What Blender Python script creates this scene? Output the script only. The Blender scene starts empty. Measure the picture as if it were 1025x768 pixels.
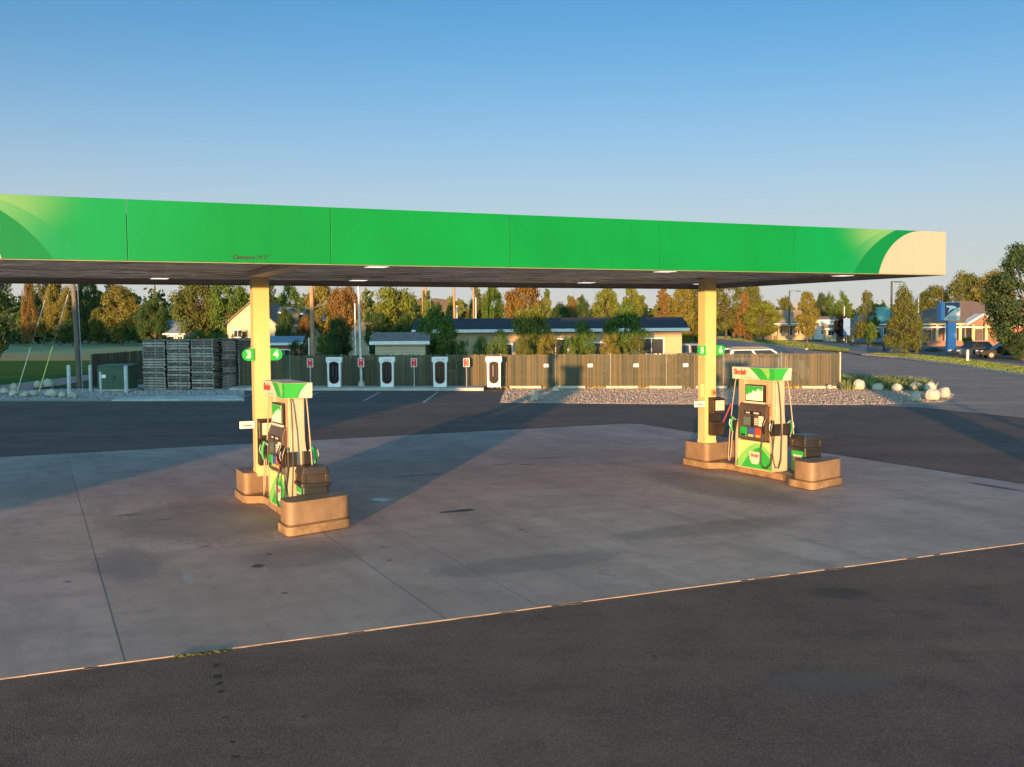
SUN_E, SUN_C, SKY_S, EXPO, LAMP_E = 2.65, (1.0, .54, .22), .085, 2.15, .25
GLOW = 4.7
HAZE = (.66, .61, .60)
SKY_AIR, SKY_DUST, SKY_OZ = 1.0, .0, 4.0
def hash_(s): return sum(ord(c)*(i+1) for i, c in enumerate(s)) % 997
import bpy, math, random
from math import radians as R, sin, cos, pi, atan, atan2, tan, sqrt
from mathutils import Vector, Matrix
scene = bpy.context.scene
COL = scene.collection
rng = random.Random(7)

# ------------------------------------------------------------------ camera
F, CH = 1050.0, 3.4
PITCH, ROLL = atan(59/1050), .0078
FW = Vector((0, cos(PITCH), -sin(PITCH))); UP = Vector((0, sin(PITCH), cos(PITCH))); RT = Vector((1, 0, 0))
RT2 = RT*cos(ROLL) - UP*sin(ROLL); UP2 = UP*cos(ROLL) + RT*sin(ROLL)
EYE = Vector((0, 0, CH))
def ray(px, py): return FW + RT2*((px-512.5)/F) - UP2*((py-384)/F)
def gp(px, py, z=0.0):                      # ground point seen at a photo position
    d = ray(px, py); return EYE + d*((z-CH)/d.z)
def at(px, py, Y):                          # point at distance Y seen at a photo position
    d = ray(px, py); return EYE + d*(Y/d.y)
def gx(px, Y): p = at(px, 330, Y); return p.x
def gz(px, py, Y): return at(px, py, Y).z
cam = bpy.data.cameras.new('camera'); cob = bpy.data.objects.new('camera', cam); COL.objects.link(cob)
cam.sensor_width = 36; cam.lens = F/1025*36; cam.clip_end = 9000; cam.clip_start = .1
mt = Matrix((RT2, UP2, -FW)).transposed().to_4x4(); mt.translation = EYE
cob.matrix_world = mt
scene.camera = cob

# ------------------------------------------------------------------ light
EL, AZ = R(1.85), R(11.1)
sd = Vector((sin(AZ)*cos(EL), cos(AZ)*cos(EL), -sin(EL)))
sun = bpy.data.lights.new('sun', 'SUN'); sun.energy = SUN_E; sun.angle = R(.55); sun.color = SUN_C
so = bpy.data.objects.new('sun', sun); COL.objects.link(so); so.rotation_euler = sd.to_track_quat('-Z', 'Y').to_euler()
so.location = (-20, -60, 30)
w = bpy.data.worlds.new('World'); scene.world = w; w.use_nodes = True
nt = w.node_tree; bg = nt.nodes['Background']
sky = nt.nodes.new('ShaderNodeTexSky'); sky.sky_type = 'NISHITA'; sky.sun_disc = False
sky.sun_elevation = R(5.0); sky.sun_rotation = pi + AZ      # kept a little above the lamp: the model turns green-yellow lower down
sky.altitude = 1400; sky.air_density = SKY_AIR; sky.dust_density = SKY_DUST; sky.ozone_density = SKY_OZ
# pale band of thicker air low over the horizon
tcw = nt.nodes.new('ShaderNodeTexCoord'); sx = nt.nodes.new('ShaderNodeSeparateXYZ'); nt.links.new(tcw.outputs['Generated'], sx.inputs[0])
def wm(op, a, b=None):
    n = nt.nodes.new('ShaderNodeMath'); n.operation = op
    for i, q in enumerate((a, b)):
        if q is None: continue
        if isinstance(q, (int, float)): n.inputs[i].default_value = q
        else: nt.links.new(q, n.inputs[i])
    return n.outputs[0]
zz = wm('DIVIDE', sx.outputs[2], .175); fz = wm('MULTIPLY', wm('EXPONENT', wm('MULTIPLY', wm('MULTIPLY', zz, zz), -1.0)), .88)
sdn = nt.nodes.new('ShaderNodeVectorMath'); sdn.operation = 'DOT_PRODUCT'; nt.links.new(tcw.outputs['Generated'], sdn.inputs[0]); sdn.inputs[1].default_value = (-sin(AZ), -cos(AZ), 0)
gm = nt.nodes.new('ShaderNodeMapRange'); gm.interpolation_type = 'SMOOTHSTEP'; gm.inputs[1].default_value = -.1; gm.inputs[2].default_value = .6; nt.links.new(sdn.outputs['Value'], gm.inputs[0])
fz = wm('MULTIPLY', fz, wm('SUBTRACT', 1.0, wm('MULTIPLY', gm.outputs[0], .92)))      # clear air towards the sun
mxw = nt.nodes.new('ShaderNodeMix'); mxw.data_type = 'RGBA'; nt.links.new(fz, mxw.inputs[0]); tw = nt.nodes.new('ShaderNodeMix'); tw.data_type = 'RGBA'; tw.blend_type = 'MULTIPLY'; tw.inputs[0].default_value = 1; tw.inputs[7].default_value = (.55, .66, .565, 1)
nt.links.new(sky.outputs[0], tw.inputs[6]); nt.links.new(tw.outputs[2], mxw.inputs[6])
kk = 1/(2**EXPO*SKY_S); mxw.inputs[7].default_value = (HAZE[0]*kk, HAZE[1]*kk, HAZE[2]*kk, 1)
# the sky is far brighter and warmer round the low sun, behind the camera
gl_ = nt.nodes.new('ShaderNodeMix'); gl_.data_type = 'RGBA'; gl_.inputs[6].default_value = (1, 1, 1, 1); gl_.inputs[7].default_value = (GLOW*1.7, GLOW*1.0, GLOW*.68, 1); nt.links.new(gm.outputs[0], gl_.inputs[0])
gm2 = nt.nodes.new('ShaderNodeMix'); gm2.data_type = 'RGBA'; gm2.blend_type = 'MULTIPLY'; gm2.inputs[0].default_value = 1
nt.links.new(mxw.outputs[2], gm2.inputs[6]); nt.links.new(gl_.outputs[2], gm2.inputs[7])
nt.links.new(gm2.outputs[2], bg.inputs[0]); bg.inputs[1].default_value = SKY_S
vs = scene.view_settings
vs.view_transform = 'Standard'; vs.look = 'None'; vs.exposure = EXPO; vs.gamma = 1; vs.use_curve_mapping = False
scene.cycles.max_bounces = 6; scene.cycles.use_denoising = True
scene.cycles.sample_clamp_indirect = 4

# ------------------------------------------------------------------ materials
def nodes(name):
    m = bpy.data.materials.new(name); m.use_nodes = True
    t = m.node_tree; return m, t, t.nodes['Principled BSDF'], t.nodes, t.links
def mathn(t, op, a, b=None, clamp=False):
    n = t.nodes.new('ShaderNodeMath'); n.operation = op; n.use_clamp = clamp
    for i, x in enumerate((a, b)):
        if x is None: continue
        if isinstance(x, (int, float)): n.inputs[i].default_value = x
        else: t.links.new(x, n.inputs[i])
    return n.outputs[0]
def mixc(t, fac, a, b, mode='MIX'):
    n = t.nodes.new('ShaderNodeMix'); n.data_type = 'RGBA'; n.blend_type = mode
    if isinstance(fac, (int, float)): n.inputs[0].default_value = fac
    else: t.links.new(fac, n.inputs[0])
    for s, x in ((n.inputs[6], a), (n.inputs[7], b)):
        if isinstance(x, tuple): s.default_value = (*x, 1)
        else: t.links.new(x, s)
    return n.outputs[2]
def noise(t, scale, detail=4, coord='Object', rough=.6, vec=None, stretch=None):
    n = t.nodes.new('ShaderNodeTexNoise'); n.inputs['Scale'].default_value = scale
    n.inputs['Detail'].default_value = detail; n.inputs['Roughness'].default_value = rough
    if vec is None:
        tc = t.nodes.new('ShaderNodeTexCoord'); vec = tc.outputs[coord]
    if stretch:
        mp = t.nodes.new('ShaderNodeMapping'); mp.inputs['Scale'].default_value = stretch[:3]
        if len(stretch) > 3: mp.inputs['Rotation'].default_value = (0, 0, stretch[3])
        t.links.new(vec, mp.inputs[0]); vec = mp.outputs[0]
    t.links.new(vec, n.inputs['Vector'])
    return n.outputs['Fac']
def ramp(t, fac, lo, hi):
    n = t.nodes.new('ShaderNodeMapRange'); n.inputs[1].default_value = lo; n.inputs[2].default_value = hi
    n.interpolation_type = 'SMOOTHSTEP'
    t.links.new(fac, n.inputs[0]); return n.outputs[0]
def bumpn(t, b, h, strength, dist):
    n = t.nodes.new('ShaderNodeBump'); n.inputs['Strength'].default_value = strength; n.inputs['Distance'].default_value = dist
    t.links.new(h, n.inputs['Height']); t.links.new(n.outputs[0], b.inputs['Normal'])
MATS = {}
def M(name, col, rough=.6, metal=0., var=.14, scale=3., bump=0., bscale=40., emit=None, est=0, stretch=None, grime=0.):
    if name in MATS: return MATS[name]
    m, t, b, N, L = nodes(name)
    f = noise(t, scale, 5, stretch=stretch)
    lo = tuple(c*(1-var) for c in col); hi = tuple(min(1, c*(1+var)) for c in col)
    cc = mixc(t, ramp(t, f, .3, .7), lo, hi)
    if grime:
        g1 = noise(t, 2.2, 7, rough=.75); g2 = noise(t, 9, 6, rough=.7, stretch=(1, 1, .35))
        cc = mixc(t, mathn(t, 'MULTIPLY', ramp(t, g1, .52, .68), grime*.7), cc, tuple(x*.45 for x in col))
        cc = mixc(t, mathn(t, 'MULTIPLY', ramp(t, g2, .6, .72), grime), cc, tuple(x*.3 for x in col))
    L.new(cc, b.inputs['Base Color'])
    b.inputs['Roughness'].default_value = rough; b.inputs['Metallic'].default_value = metal
    if rough > .15:
        L.new(mathn(t, 'ADD', mathn(t, 'MULTIPLY', f, .2), rough-.1), b.inputs['Roughness'])
    if bump: bumpn(t, b, noise(t, bscale, 4), bump, .01)
    if emit:
        b.inputs['Emission Color'].default_value = (*emit, 1); b.inputs['Emission Strength'].default_value = est
    MATS[name] = m; return m

# ------------------------------------------------------------------ mesh building
class MB:
    def __init__(s, T=None): s.v = []; s.f = []; s.m = []; s.T = T or Matrix()
    def add(s, vs, fs, mi=0):
        o = len(s.v); s.v += [s.T @ Vector(p) for p in vs]
        s.f += [tuple(i+o for i in f) for f in fs]; s.m += [mi]*len(fs); return s
    def box(s, x0, x1, y0, y1, z0, z1, mi=0):
        return s.add([(x0,y0,z0),(x1,y0,z0),(x1,y1,z0),(x0,y1,z0),(x0,y0,z1),(x1,y0,z1),(x1,y1,z1),(x0,y1,z1)],
            [(0,3,2,1),(4,5,6,7),(0,1,5,4),(1,2,6,5),(2,3,7,6),(3,0,4,7)], mi)
    def prism(s, poly, z0, z1, mi=0, top=1.0, mt=None):
        n = len(poly); cx = sum(p[0] for p in poly)/n; cy = sum(p[1] for p in poly)/n
        a = [(p[0], p[1], z0) for p in poly]; b = [(cx+(p[0]-cx)*top, cy+(p[1]-cy)*top, z1) for p in poly]
        s.add(a+b, [tuple(range(n-1, -1, -1))] + [(i, (i+1) % n, n+(i+1) % n, n+i) for i in range(n)], mi)
        return s.add(b, [tuple(range(n))], mi if mt is None else mt)
    def prism_y(s, poly, y0, y1, mi=0):       # polygon in x,z pushed along y
        n = len(poly); a = [(p[0], y0, p[1]) for p in poly]; b = [(p[0], y1, p[1]) for p in poly]
        return s.add(a+b, [tuple(range(n)), tuple(range(2*n-1, n-1, -1))] + [(i, n+i, n+(i+1) % n, (i+1) % n) for i in range(n)], mi)
    def prism_x(s, poly, x0, x1, mi=0):       # polygon in y,z pushed along x
        n = len(poly); a = [(x0, p[0], p[1]) for p in poly]; b = [(x1, p[0], p[1]) for p in poly]
        return s.add(a+b, [tuple(range(n-1, -1, -1)), tuple(range(n, 2*n))] + [(i, (i+1) % n, n+(i+1) % n, n+i) for i in range(n)], mi)
    def tube(s, pts, r, n=8, mi=0, r1=None):
        pts = [Vector(p) for p in pts]; rings = []
        for i, p in enumerate(pts):
            d = (pts[min(i+1, len(pts)-1)] - pts[max(i-1, 0)]).normalized()
            a = d.orthogonal().normalized() if i == 0 else (rings[-1][1] - d*rings[-1][1].dot(d)).normalized()
            rr = r if r1 is None else r + (r1-r)*i/(len(pts)-1)
            b = d.cross(a); rings.append(([p + (a*cos(2*pi*k/n) + b*sin(2*pi*k/n))*rr for k in range(n)], a))
        vs = [q for rg in rings for q in rg[0]]; fs = []
        for i in range(len(pts)-1):
            for k in range(n):
                fs.append((i*n+k, i*n+(k+1) % n, (i+1)*n+(k+1) % n, (i+1)*n+k))
        fs += [tuple(range(n-1, -1, -1)), tuple(range((len(pts)-1)*n, len(pts)*n))]
        return s.add(vs, fs, mi)
    def cyl(s, x, y, z0, z1, r, r1=None, n=16, mi=0): return s.tube([(x, y, z0), (x, y, z1)], r, n, mi, r1)
    def mesh(s, name, mats, smooth=0):
        me = bpy.data.meshes.new(name); me.from_pydata([tuple(p) for p in s.v], [], s.f)
        for m in (mats if isinstance(mats, (list, tuple)) else [mats]): me.materials.append(m)
        me.polygons.foreach_set('material_index', s.m); me.update()
        if smooth:
            me.shade_smooth(); me.set_sharp_from_angle(angle=R(smooth))
        return me
    def build(s, name, mats, parent=None, smooth=0, bevel=0., loc=None, rz=0):
        o = bpy.data.objects.new(name, s.mesh(name, mats, smooth)); COL.objects.link(o)
        if parent: o.parent = parent
        if loc: o.location = loc
        o.rotation_euler.z = rz
        if bevel:
            bv = o.modifiers.new('bevel', 'BEVEL'); bv.width = bevel; bv.segments = 2; bv.limit_method = 'ANGLE'; bv.angle_limit = R(40)
        return o
def rounded(poly, r, n=5):
    out = []; N = len(poly)
    for i in range(N):
        p = Vector(poly[i]); a = (Vector(poly[i-1])-p); b = (Vector(poly[(i+1) % N])-p)
        rr = min(r, a.length*.45, b.length*.45); A = p+a.normalized()*rr; B = p+b.normalized()*rr
        for k in range(n+1):
            t = k/n; q = A*(1-t)**2 + p*2*t*(1-t) + B*t*t; out.append((q.x, q.y))
    return out
def grow(poly, d):
    n = len(poly); cx = sum(p[0] for p in poly)/n; cy = sum(p[1] for p in poly)/n
    return [(p[0]+d*(1 if p[0] > cx else -1), p[1]+d*(1 if p[1] > cy else -1)) for p in poly]
def thing(name, label, cat, loc=(0,0,0), rz=0., group=None):
    o = bpy.data.objects.new(name, None); COL.objects.link(o); o.location = loc; o.rotation_euler.z = rz
    o.empty_display_size = .2
    return tag(o, label, cat, group)
def tag(o, label, cat, group=None):
    o['label'] = label; o['category'] = cat
    if group: o['group'] = group
    return o
def struct(o): o['kind'] = 'structure'; return o
def stuff(o): o['kind'] = 'stuff'; return o
def dup(o, parent=None):
    c = o.copy(); COL.objects.link(c)
    if parent: c.parent = parent
    for ch in list(o.children): dup(ch, c)
    return c
def text(s, size, name, m, parent, loc, rot, align='CENTER', ext=.002, sx=1.0, bold=0.):
    cu = bpy.data.curves.new(name, 'FONT'); cu.body = s; cu.size = size; cu.align_x = align; cu.align_y = 'CENTER'
    cu.extrude = ext; cu.offset = bold; cu.resolution_u = 4
    o = bpy.data.objects.new(name, cu); COL.objects.link(o)
    me = bpy.data.meshes.new_from_object(o); bpy.data.objects.remove(o); bpy.data.curves.remove(cu)
    me.materials.clear(); me.materials.append(m)
    for v in me.vertices: v.co.x *= sx
    o = bpy.data.objects.new(name, me); COL.objects.link(o)
    o.parent = parent; o.location = loc; o.rotation_euler = rot
    return o
FRONT = (pi/2, 0, 0)
TH = R(24.6); OX, OY = -4.74, 19.37
def uv(u, v, z=0.): return (OX+u*cos(TH)-v*sin(TH), OY+u*sin(TH)+v*cos(TH), z)

# ------------------------------------------------------------------ ground materials
def blob(t, X, Y, a, b, rx, ry, nz, hi=1.15, lo=.75):
    dx = mathn(t, 'DIVIDE', mathn(t, 'SUBTRACT', X, a), rx); dy = mathn(t, 'DIVIDE', mathn(t, 'SUBTRACT', Y, b), ry)
    d = mathn(t, 'SQRT', mathn(t, 'ADD', mathn(t, 'MULTIPLY', dx, dx), mathn(t, 'MULTIPLY', dy, dy)))
    d = mathn(t, 'ADD', d, mathn(t, 'MULTIPLY', mathn(t, 'SUBTRACT', nz, .5), 1.5))
    return mathn(t, 'SUBTRACT', 1, ramp(t, d, lo, hi), True)
def concrete_mat():
    m, t, b, N, L = nodes('stained_concrete')
    tc = N.new('ShaderNodeTexCoord'); sp = N.new('ShaderNodeSeparateXYZ'); L.new(tc.outputs['Object'], sp.inputs[0])
    X, Y = sp.outputs[0], sp.outputs[1]
    n1 = noise(t, .35, 6, rough=.7); n2 = noise(t, 1.7, 8, rough=.75); n3 = noise(t, 90, 2); nz = noise(t, 11, 6, rough=.75)
    st = noise(t, .9, 5, stretch=(1, .18, 1))            # wear drawn out along the lanes
    c = mixc(t, ramp(t, n1, .3, .72), (.415, .29, .24), (.60, .435, .365))
    c = mixc(t, mathn(t, 'MULTIPLY', ramp(t, n2, .42, .72), .62), c, (.27, .19, .16))
    c = mixc(t, mathn(t, 'MULTIPLY', ramp(t, st, .45, .75), .7), c, (.25, .177, .148))
    n4 = noise(t, 4.5, 8, rough=.8); c = mixc(t, mathn(t, 'MULTIPLY', ramp(t, n4, .56, .72), .4), c, (.165, .13, .105))
    c = mixc(t, mathn(t, 'MULTIPLY', ramp(t, n3, .35, .75), .22), c, (.46, .42, .38))
    # each poured slab has its own tone
    wn = N.new('ShaderNodeTexWhiteNoise'); wn.noise_dimensions = '2D'; cb = N.new('ShaderNodeCombineXYZ')
    L.new(mathn(t, 'FLOOR', mathn(t, 'DIVIDE', mathn(t, 'ADD', X, 3.0), 3.5)), cb.inputs[0])
    L.new(mathn(t, 'FLOOR', mathn(t, 'DIVIDE', mathn(t, 'ADD', Y, 8.4), 5.4)), cb.inputs[1]); L.new(cb.outputs[0], wn.inputs[0])
    c = mixc(t, mathn(t, 'MULTIPLY', wn.outputs[0], .38), c, (.31, .222, .187))
    for a, bb, rx, ry, col, f in ((3.25, -1.8, .36, .11, (.03, .027, .025), .9), (3.45, -1.75, .17, .1, (.015, .014, .013), .95), (-1.1, -.6, 1.5, 2.2, (.13, .105, .088), .5),
            (-.9, -4.6, .1, .12, (.02, .018, .017), .9), (-.2, -4.2, .9, .8, (.11, .10, .09), .4), (14.2, -4.2, .12, .75, (.05, .045, .04), .8),
            (11.4, 2.6, 1.9, .6, (.36, .32, .28), .4), (14.3, -1.2, .5, .3, (.46, .36, .27), .7), (8.2, 4.3, .5, .1, (.05, .045, .04), .8), (7.2, 3.4, .25, .08, (.05, .045, .04), .8),
            (9.2, -1.5, .9, 2.6, (.12, .105, .096), .5), (9.0, 5.0, 1.6, 2.0, (.30, .27, .25), .35), (.9, .9, .25, .3, (.08, .07, .065), .6),
            (4.3, 2.9, .8, .08, (.05, .05, .05), .6), (1.9, 2.8, .35, .1, (.06, .06, .06), .7), (-2.2, .6, .25, .07, (.05, .045, .04), .7), (-1.7, -.2, .2, .05, (.05, .045, .04), .7),
            (-1.9, -4.9, .07, .35, (.4, .37, .35), .6), (1.02, 1.9, .05, .5, (.5, .46, .42), .5), (1.2, 1.1, .06, .45, (.5, .46, .42), .5), (1.6, .5, .3, .12, (.5, .46, .42), .45), (-2.6, -3.6, .5, 1.2, (.17, .145, .125), .5), (2.6, -6.2, 1.6, .5, (.18, .155, .135), .5), (6.5, -5.2, 2.0, .5, (.19, .16, .14), .55), (5.6, -.6, 1.3, .4, (.48, .42, .36), .35), (-.6, -3.9, .06, .05, (.04, .035, .03), .9), (-1.4, -2.9, .08, .05, (.05, .045, .04), .8), (.9, -5.1, .05, .04, (.05, .045, .04), .85), (1.1, -4.2, .1, .05, (.07, .06, .05), .7), (3.6, -3.9, .08, .04, (.05, .045, .04), .8), (-3.4, -4.4, .05, .05, (.05, .045, .04), .8), (-.9, -6.3, .06, .05, (.06, .05, .045), .7), (6.6, 3.7, .3, .06, (.05, .045, .04), .75)):
        c = mixc(t, mathn(t, 'MULTIPLY', blob(t, X, Y, a, bb, rx, ry, nz), f), c, col)
    # dropped paint specks
    vo = N.new('ShaderNodeTexVoronoi'); vo.inputs['Scale'].default_value = 16; L.new(tc.outputs['Object'], vo.inputs['Vector'])
    sm = mathn(t, 'MULTIPLY', mathn(t, 'LESS_THAN', vo.outputs['Distance'], .17), mathn(t, 'GREATER_THAN', nz, .5))
    sm = mathn(t, 'MULTIPLY', sm, blob(t, X, Y, 2.35, -4.7, .45, .5, nz))
    c = mixc(t, sm, c, (.6, .58, .55))
    # hairline cracks
    v2 = N.new('ShaderNodeTexVoronoi'); v2.feature = 'DISTANCE_TO_EDGE'; v2.inputs['Scale'].default_value = .16
    wv = N.new('ShaderNodeVectorMath'); wv.operation = 'ADD'; nn = N.new('ShaderNodeTexNoise'); nn.inputs['Scale'].default_value = 1.2; nn.inputs['Detail'].default_value = 5
    L.new(tc.outputs['Object'], nn.inputs['Vector']); L.new(nn.outputs['Color'], wv.inputs[1]); L.new(tc.outputs['Object'], wv.inputs[0]); L.new(wv.outputs[0], v2.inputs['Vector'])
    c = mixc(t, mathn(t, 'MULTIPLY', mathn(t, 'LESS_THAN', v2.outputs['Distance'], .0012), .25), c, (.06, .045, .04))
    L.new(c, b.inputs['Base Color']); L.new(mathn(t, 'ADD', mathn(t, 'MULTIPLY', n2, .3), .5), b.inputs['Roughness'])
    b.inputs['Specular IOR Level'].default_value = .35
    bumpn(t, b, mathn(t, 'ADD', n3, mathn(t, 'MULTIPLY', n2, 2)), 1.0, .0065)
    return m
def asphalt_mat(name, col, warm, speck, spots=(), bd=.010):
    m, t, b, N, L = nodes(name)
    tc = N.new('ShaderNodeTexCoord'); sp = N.new('ShaderNodeSeparateXYZ'); L.new(tc.outputs['Object'], sp.inputs[0])
    n1 = noise(t, .22, 6, rough=.65); n2 = noise(t, 1.3, 7, rough=.7); nz = noise(t, 17, 5, rough=.7)
    st = noise(t, .5, 5, stretch=(.12, 1, 1, -TH))
    c = mixc(t, ramp(t, n1, .3, .7), col, warm)
    c = mixc(t, mathn(t, 'MULTIPLY', ramp(t, n2, .42, .72), .7), c, tuple(x*.58 for x in col))
    c = mixc(t, mathn(t, 'MULTIPLY', ramp(t, st, .45, .75), .5), c, tuple(x*1.35 for x in warm))
    vo = N.new('ShaderNodeTexVoronoi'); vo.inputs['Scale'].default_value = 70; L.new(tc.outputs['Object'], vo.inputs['Vector'])
    wn = N.new('ShaderNodeTexWhiteNoise'); L.new(vo.outputs['Position'], wn.inputs['Vector'])
    g = mathn(t, 'MULTIPLY', ramp(t, wn.outputs['Value'], .62, 1.0), speck)
    c = mixc(t, g, c, (.26, .22, .19))
    c = mixc(t, mathn(t, 'MULTIPLY', mathn(t, 'LESS_THAN', wn.outputs['Value'], .3), .3), c, tuple(x*.4 for x in col))
    v2 = N.new('ShaderNodeTexVoronoi'); v2.feature = 'DISTANCE_TO_EDGE'; v2.inputs['Scale'].default_value = .22
    wv = N.new('ShaderNodeVectorMath'); wv.operation = 'ADD'; nn = N.new('ShaderNodeTexNoise'); nn.inputs['Scale'].default_value = .9; nn.inputs['Detail'].default_value = 6
    L.new(tc.outputs['Object'], nn.inputs['Vector']); L.new(nn.outputs['Color'], wv.inputs[1]); L.new(tc.outputs['Object'], wv.inputs[0]); L.new(wv.outputs[0], v2.inputs['Vector'])
    c = mixc(t, mathn(t, 'MULTIPLY', mathn(t, 'LESS_THAN', v2.outputs['Distance'], .0015), .25), c, tuple(x*.45 for x in col))
    for a, bb, rx, ry, cc, f in spots:
        c = mixc(t, mathn(t, 'MULTIPLY', blob(t, sp.outputs[0], sp.outputs[1], a, bb, rx, ry, nz), f), c, cc)
    L.new(c, b.inputs['Base Color']); b.inputs['Roughness'].default_value = .82; b.inputs['Specular IOR Level'].default_value = .4
    bumpn(t, b, mathn(t, 'SUBTRACT', 1, vo.outputs['Distance']), .8 if bd < .015 else 1.0, bd)
    return m
def gravel_mat(name, a, bcol, cc, scale=16):
    m, t, b, N, L = nodes(name)
    tc = N.new('ShaderNodeTexCoord'); vo = N.new('ShaderNodeTexVoronoi'); vo.inputs['Scale'].default_value = scale; L.new(tc.outputs['Object'], vo.inputs['Vector'])
    wn = N.new('ShaderNodeTexWhiteNoise'); L.new(vo.outputs['Position'], wn.inputs['Vector'])
    n1 = noise(t, .6, 5)
    c = mixc(t, wn.outputs['Value'], a, bcol); c = mixc(t, mathn(t, 'MULTIPLY', ramp(t, n1, .4, .7), .5), c, cc)
    c = mixc(t, ramp(t, vo.outputs['Distance'], .45, .8), c, tuple(x*.45 for x in a))
    L.new(c, b.inputs['Base Color']); b.inputs['Roughness'].default_value = .9
    bumpn(t, b, mathn(t, 'SUBTRACT', 1, vo.outputs['Distance']), 1.0, .05)
    return m
def grass_mat(name, a, bcol, cc, s=.4):
    m, t, b, N, L = nodes(name)
    n1 = noise(t, s, 6, rough=.7); n2 = noise(t, s*14, 4); n3 = noise(t, s*60, 3)
    c = mixc(t, ramp(t, n1, .35, .68), a, bcol); c = mixc(t, mathn(t, 'MULTIPLY', ramp(t, n2, .4, .75), .5), c, cc)
    c = mixc(t, mathn(t, 'MULTIPLY', n3, .45), c, tuple(x*.5 for x in a))
    L.new(c, b.inputs['Base Color']); b.inputs['Roughness'].default_value = .95; b.inputs['Specular IOR Level'].default_value = .1
    bumpn(t, b, n3, 1.0, .08)
    return m
def sheet(name, pts, z, m, thick=0.):
    bld = MB(); P = [(p[0], p[1]) for p in pts]
    ar = sum(P[i-1][0]*P[i][1]-P[i][0]*P[i-1][1] for i in range(len(P)))
    if ar < 0: P = P[::-1]
    if thick: bld.prism(P, z-thick, z)
    else: bld.add([(x, y, z) for x, y in P], [tuple(range(len(P)))])
    return struct(bld.build(name, m))

m_conc = concrete_mat()
m_asph = asphalt_mat('worn_asphalt', (.106, .068, .053), (.178, .110, .082), .42,
    tuple((gp(x_, y_).x, gp(x_, y_).y, a_, b_, (.016, .013, .012), .85) for x_, y_, a_, b_ in ((217, 664, .03, .07), (218, 675, .045, .06), (220, 682, .03, .06), (221, 690, .035, .045), (226, 716, .025, .02), (233, 740, .025, .03), (236, 755, .04, .03), (305, 715, .03, .02), (655, 655, .03, .03))) +
    ( (4.1, 13.1, .35, .28, (.03, .026, .024), .5), (-1.3, 9.3, .5, .6, (.05, .04, .034), .2), (3.0, 9.8, .6, .35, (.12, .108, .10), .45)))
m_road = asphalt_mat('faded_asphalt', (.42, .285, .235), (.52, .37, .31), .3, bd=.022)
m_lot = asphalt_mat('charging_bay_asphalt', (.10, .078, .072), (.14, .108, .095), .25)
m_grav = gravel_mat('pale_gravel', (.44, .35, .29), (.66, .54, .47), (.52, .42, .35))
m_gravg = gravel_mat('grey_gravel', (.26, .25, .24), (.50, .48, .46), (.33, .31, .29))
m_kerb = M('kerb_concrete', (.42, .39, .35), .85, var=.22, scale=1.2, bump=.3, bscale=30)
m_lawn = grass_mat('watered_lawn', (.05, .15, .022), (.075, .19, .03), (.11, .17, .035))
m_dry = grass_mat('dry_grass', (.46, .33, .14), (.58, .43, .2), (.34, .27, .11))
m_field = grass_mat('mown_field', (.30, .38, .20), (.38, .44, .24), (.42, .40, .24))
m_yard = grass_mat('yard_grass', (.11, .13, .05), (.18, .17, .08), (.20, .16, .09))
m_verge = grass_mat('verge_grass', (.10, .15, .03), (.17, .19, .05), (.24, .20, .08))

# ------------------------------------------------------------------ ground sheets
sheet('ground', [(-4000, -1500), (4000, -1500), (4000, 5000), (-4000, 5000)], -.10, m_yard)
G = lambda *ps: [gp(*p) for p in ps]
sheet('lawn', G((-700, 391), (-300, 386), (0, 384.5), (95, 373.5), (160, 366.8), (160, 360), (-400, 362.5)), -.064, m_lawn)
sheet('dry_grass_strip', G((-500, 363), (160, 360.2), (160, 356), (-500, 355.5)), -.070, m_dry)
sheet('field', G((-700, 355.8), (240, 356.2), (310, 341), (-700, 345.2)), -.078, m_field)
sheet('path', G((-700, 402), (0, 392), (60, 385), (95, 379), (150, 370), (165, 366.5), (95, 373.4), (55, 378.5), (0, 384.6), (-700, 391.2)), -.060, m_road)
sheet('forecourt_asphalt', [(-120, -60), (160, -60), (160, 44.4), (60, 46.6), (-120, 52.5)], -.020, m_asph)
sheet('charging_bay_asphalt', G((236, 402.5), (236, 387), (508, 387), (503, 404)), -.016, m_lot)
sheet('road', G((1500, 470), (1025, 418), (925, 408), (842, 404), (838, 390), (690, 387), (690, 341), (716, 338.6), (754, 343), (781, 346.8), (809, 350.6), (846, 353), (862, 356), (900, 359.2), (950, 365.3), (1025, 377), (1500, 455)), -.012, m_road)
sheet('street', G((700, 337.6), (760, 341.5), (790, 345), (846, 352), (862, 355), (1500, 412), (1500, 352), (870, 345.2), (690, 335)), -.024, m_road)
sheet('postal_car_park', G((868, 353), (955, 357.4), (1100, 371), (1500, 400), (1500, 346), (868, 345.5)), -.008, asphalt_mat('pale_car_park_asphalt', (.14, .13, .125), (.18, .165, .155), .3))
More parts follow.
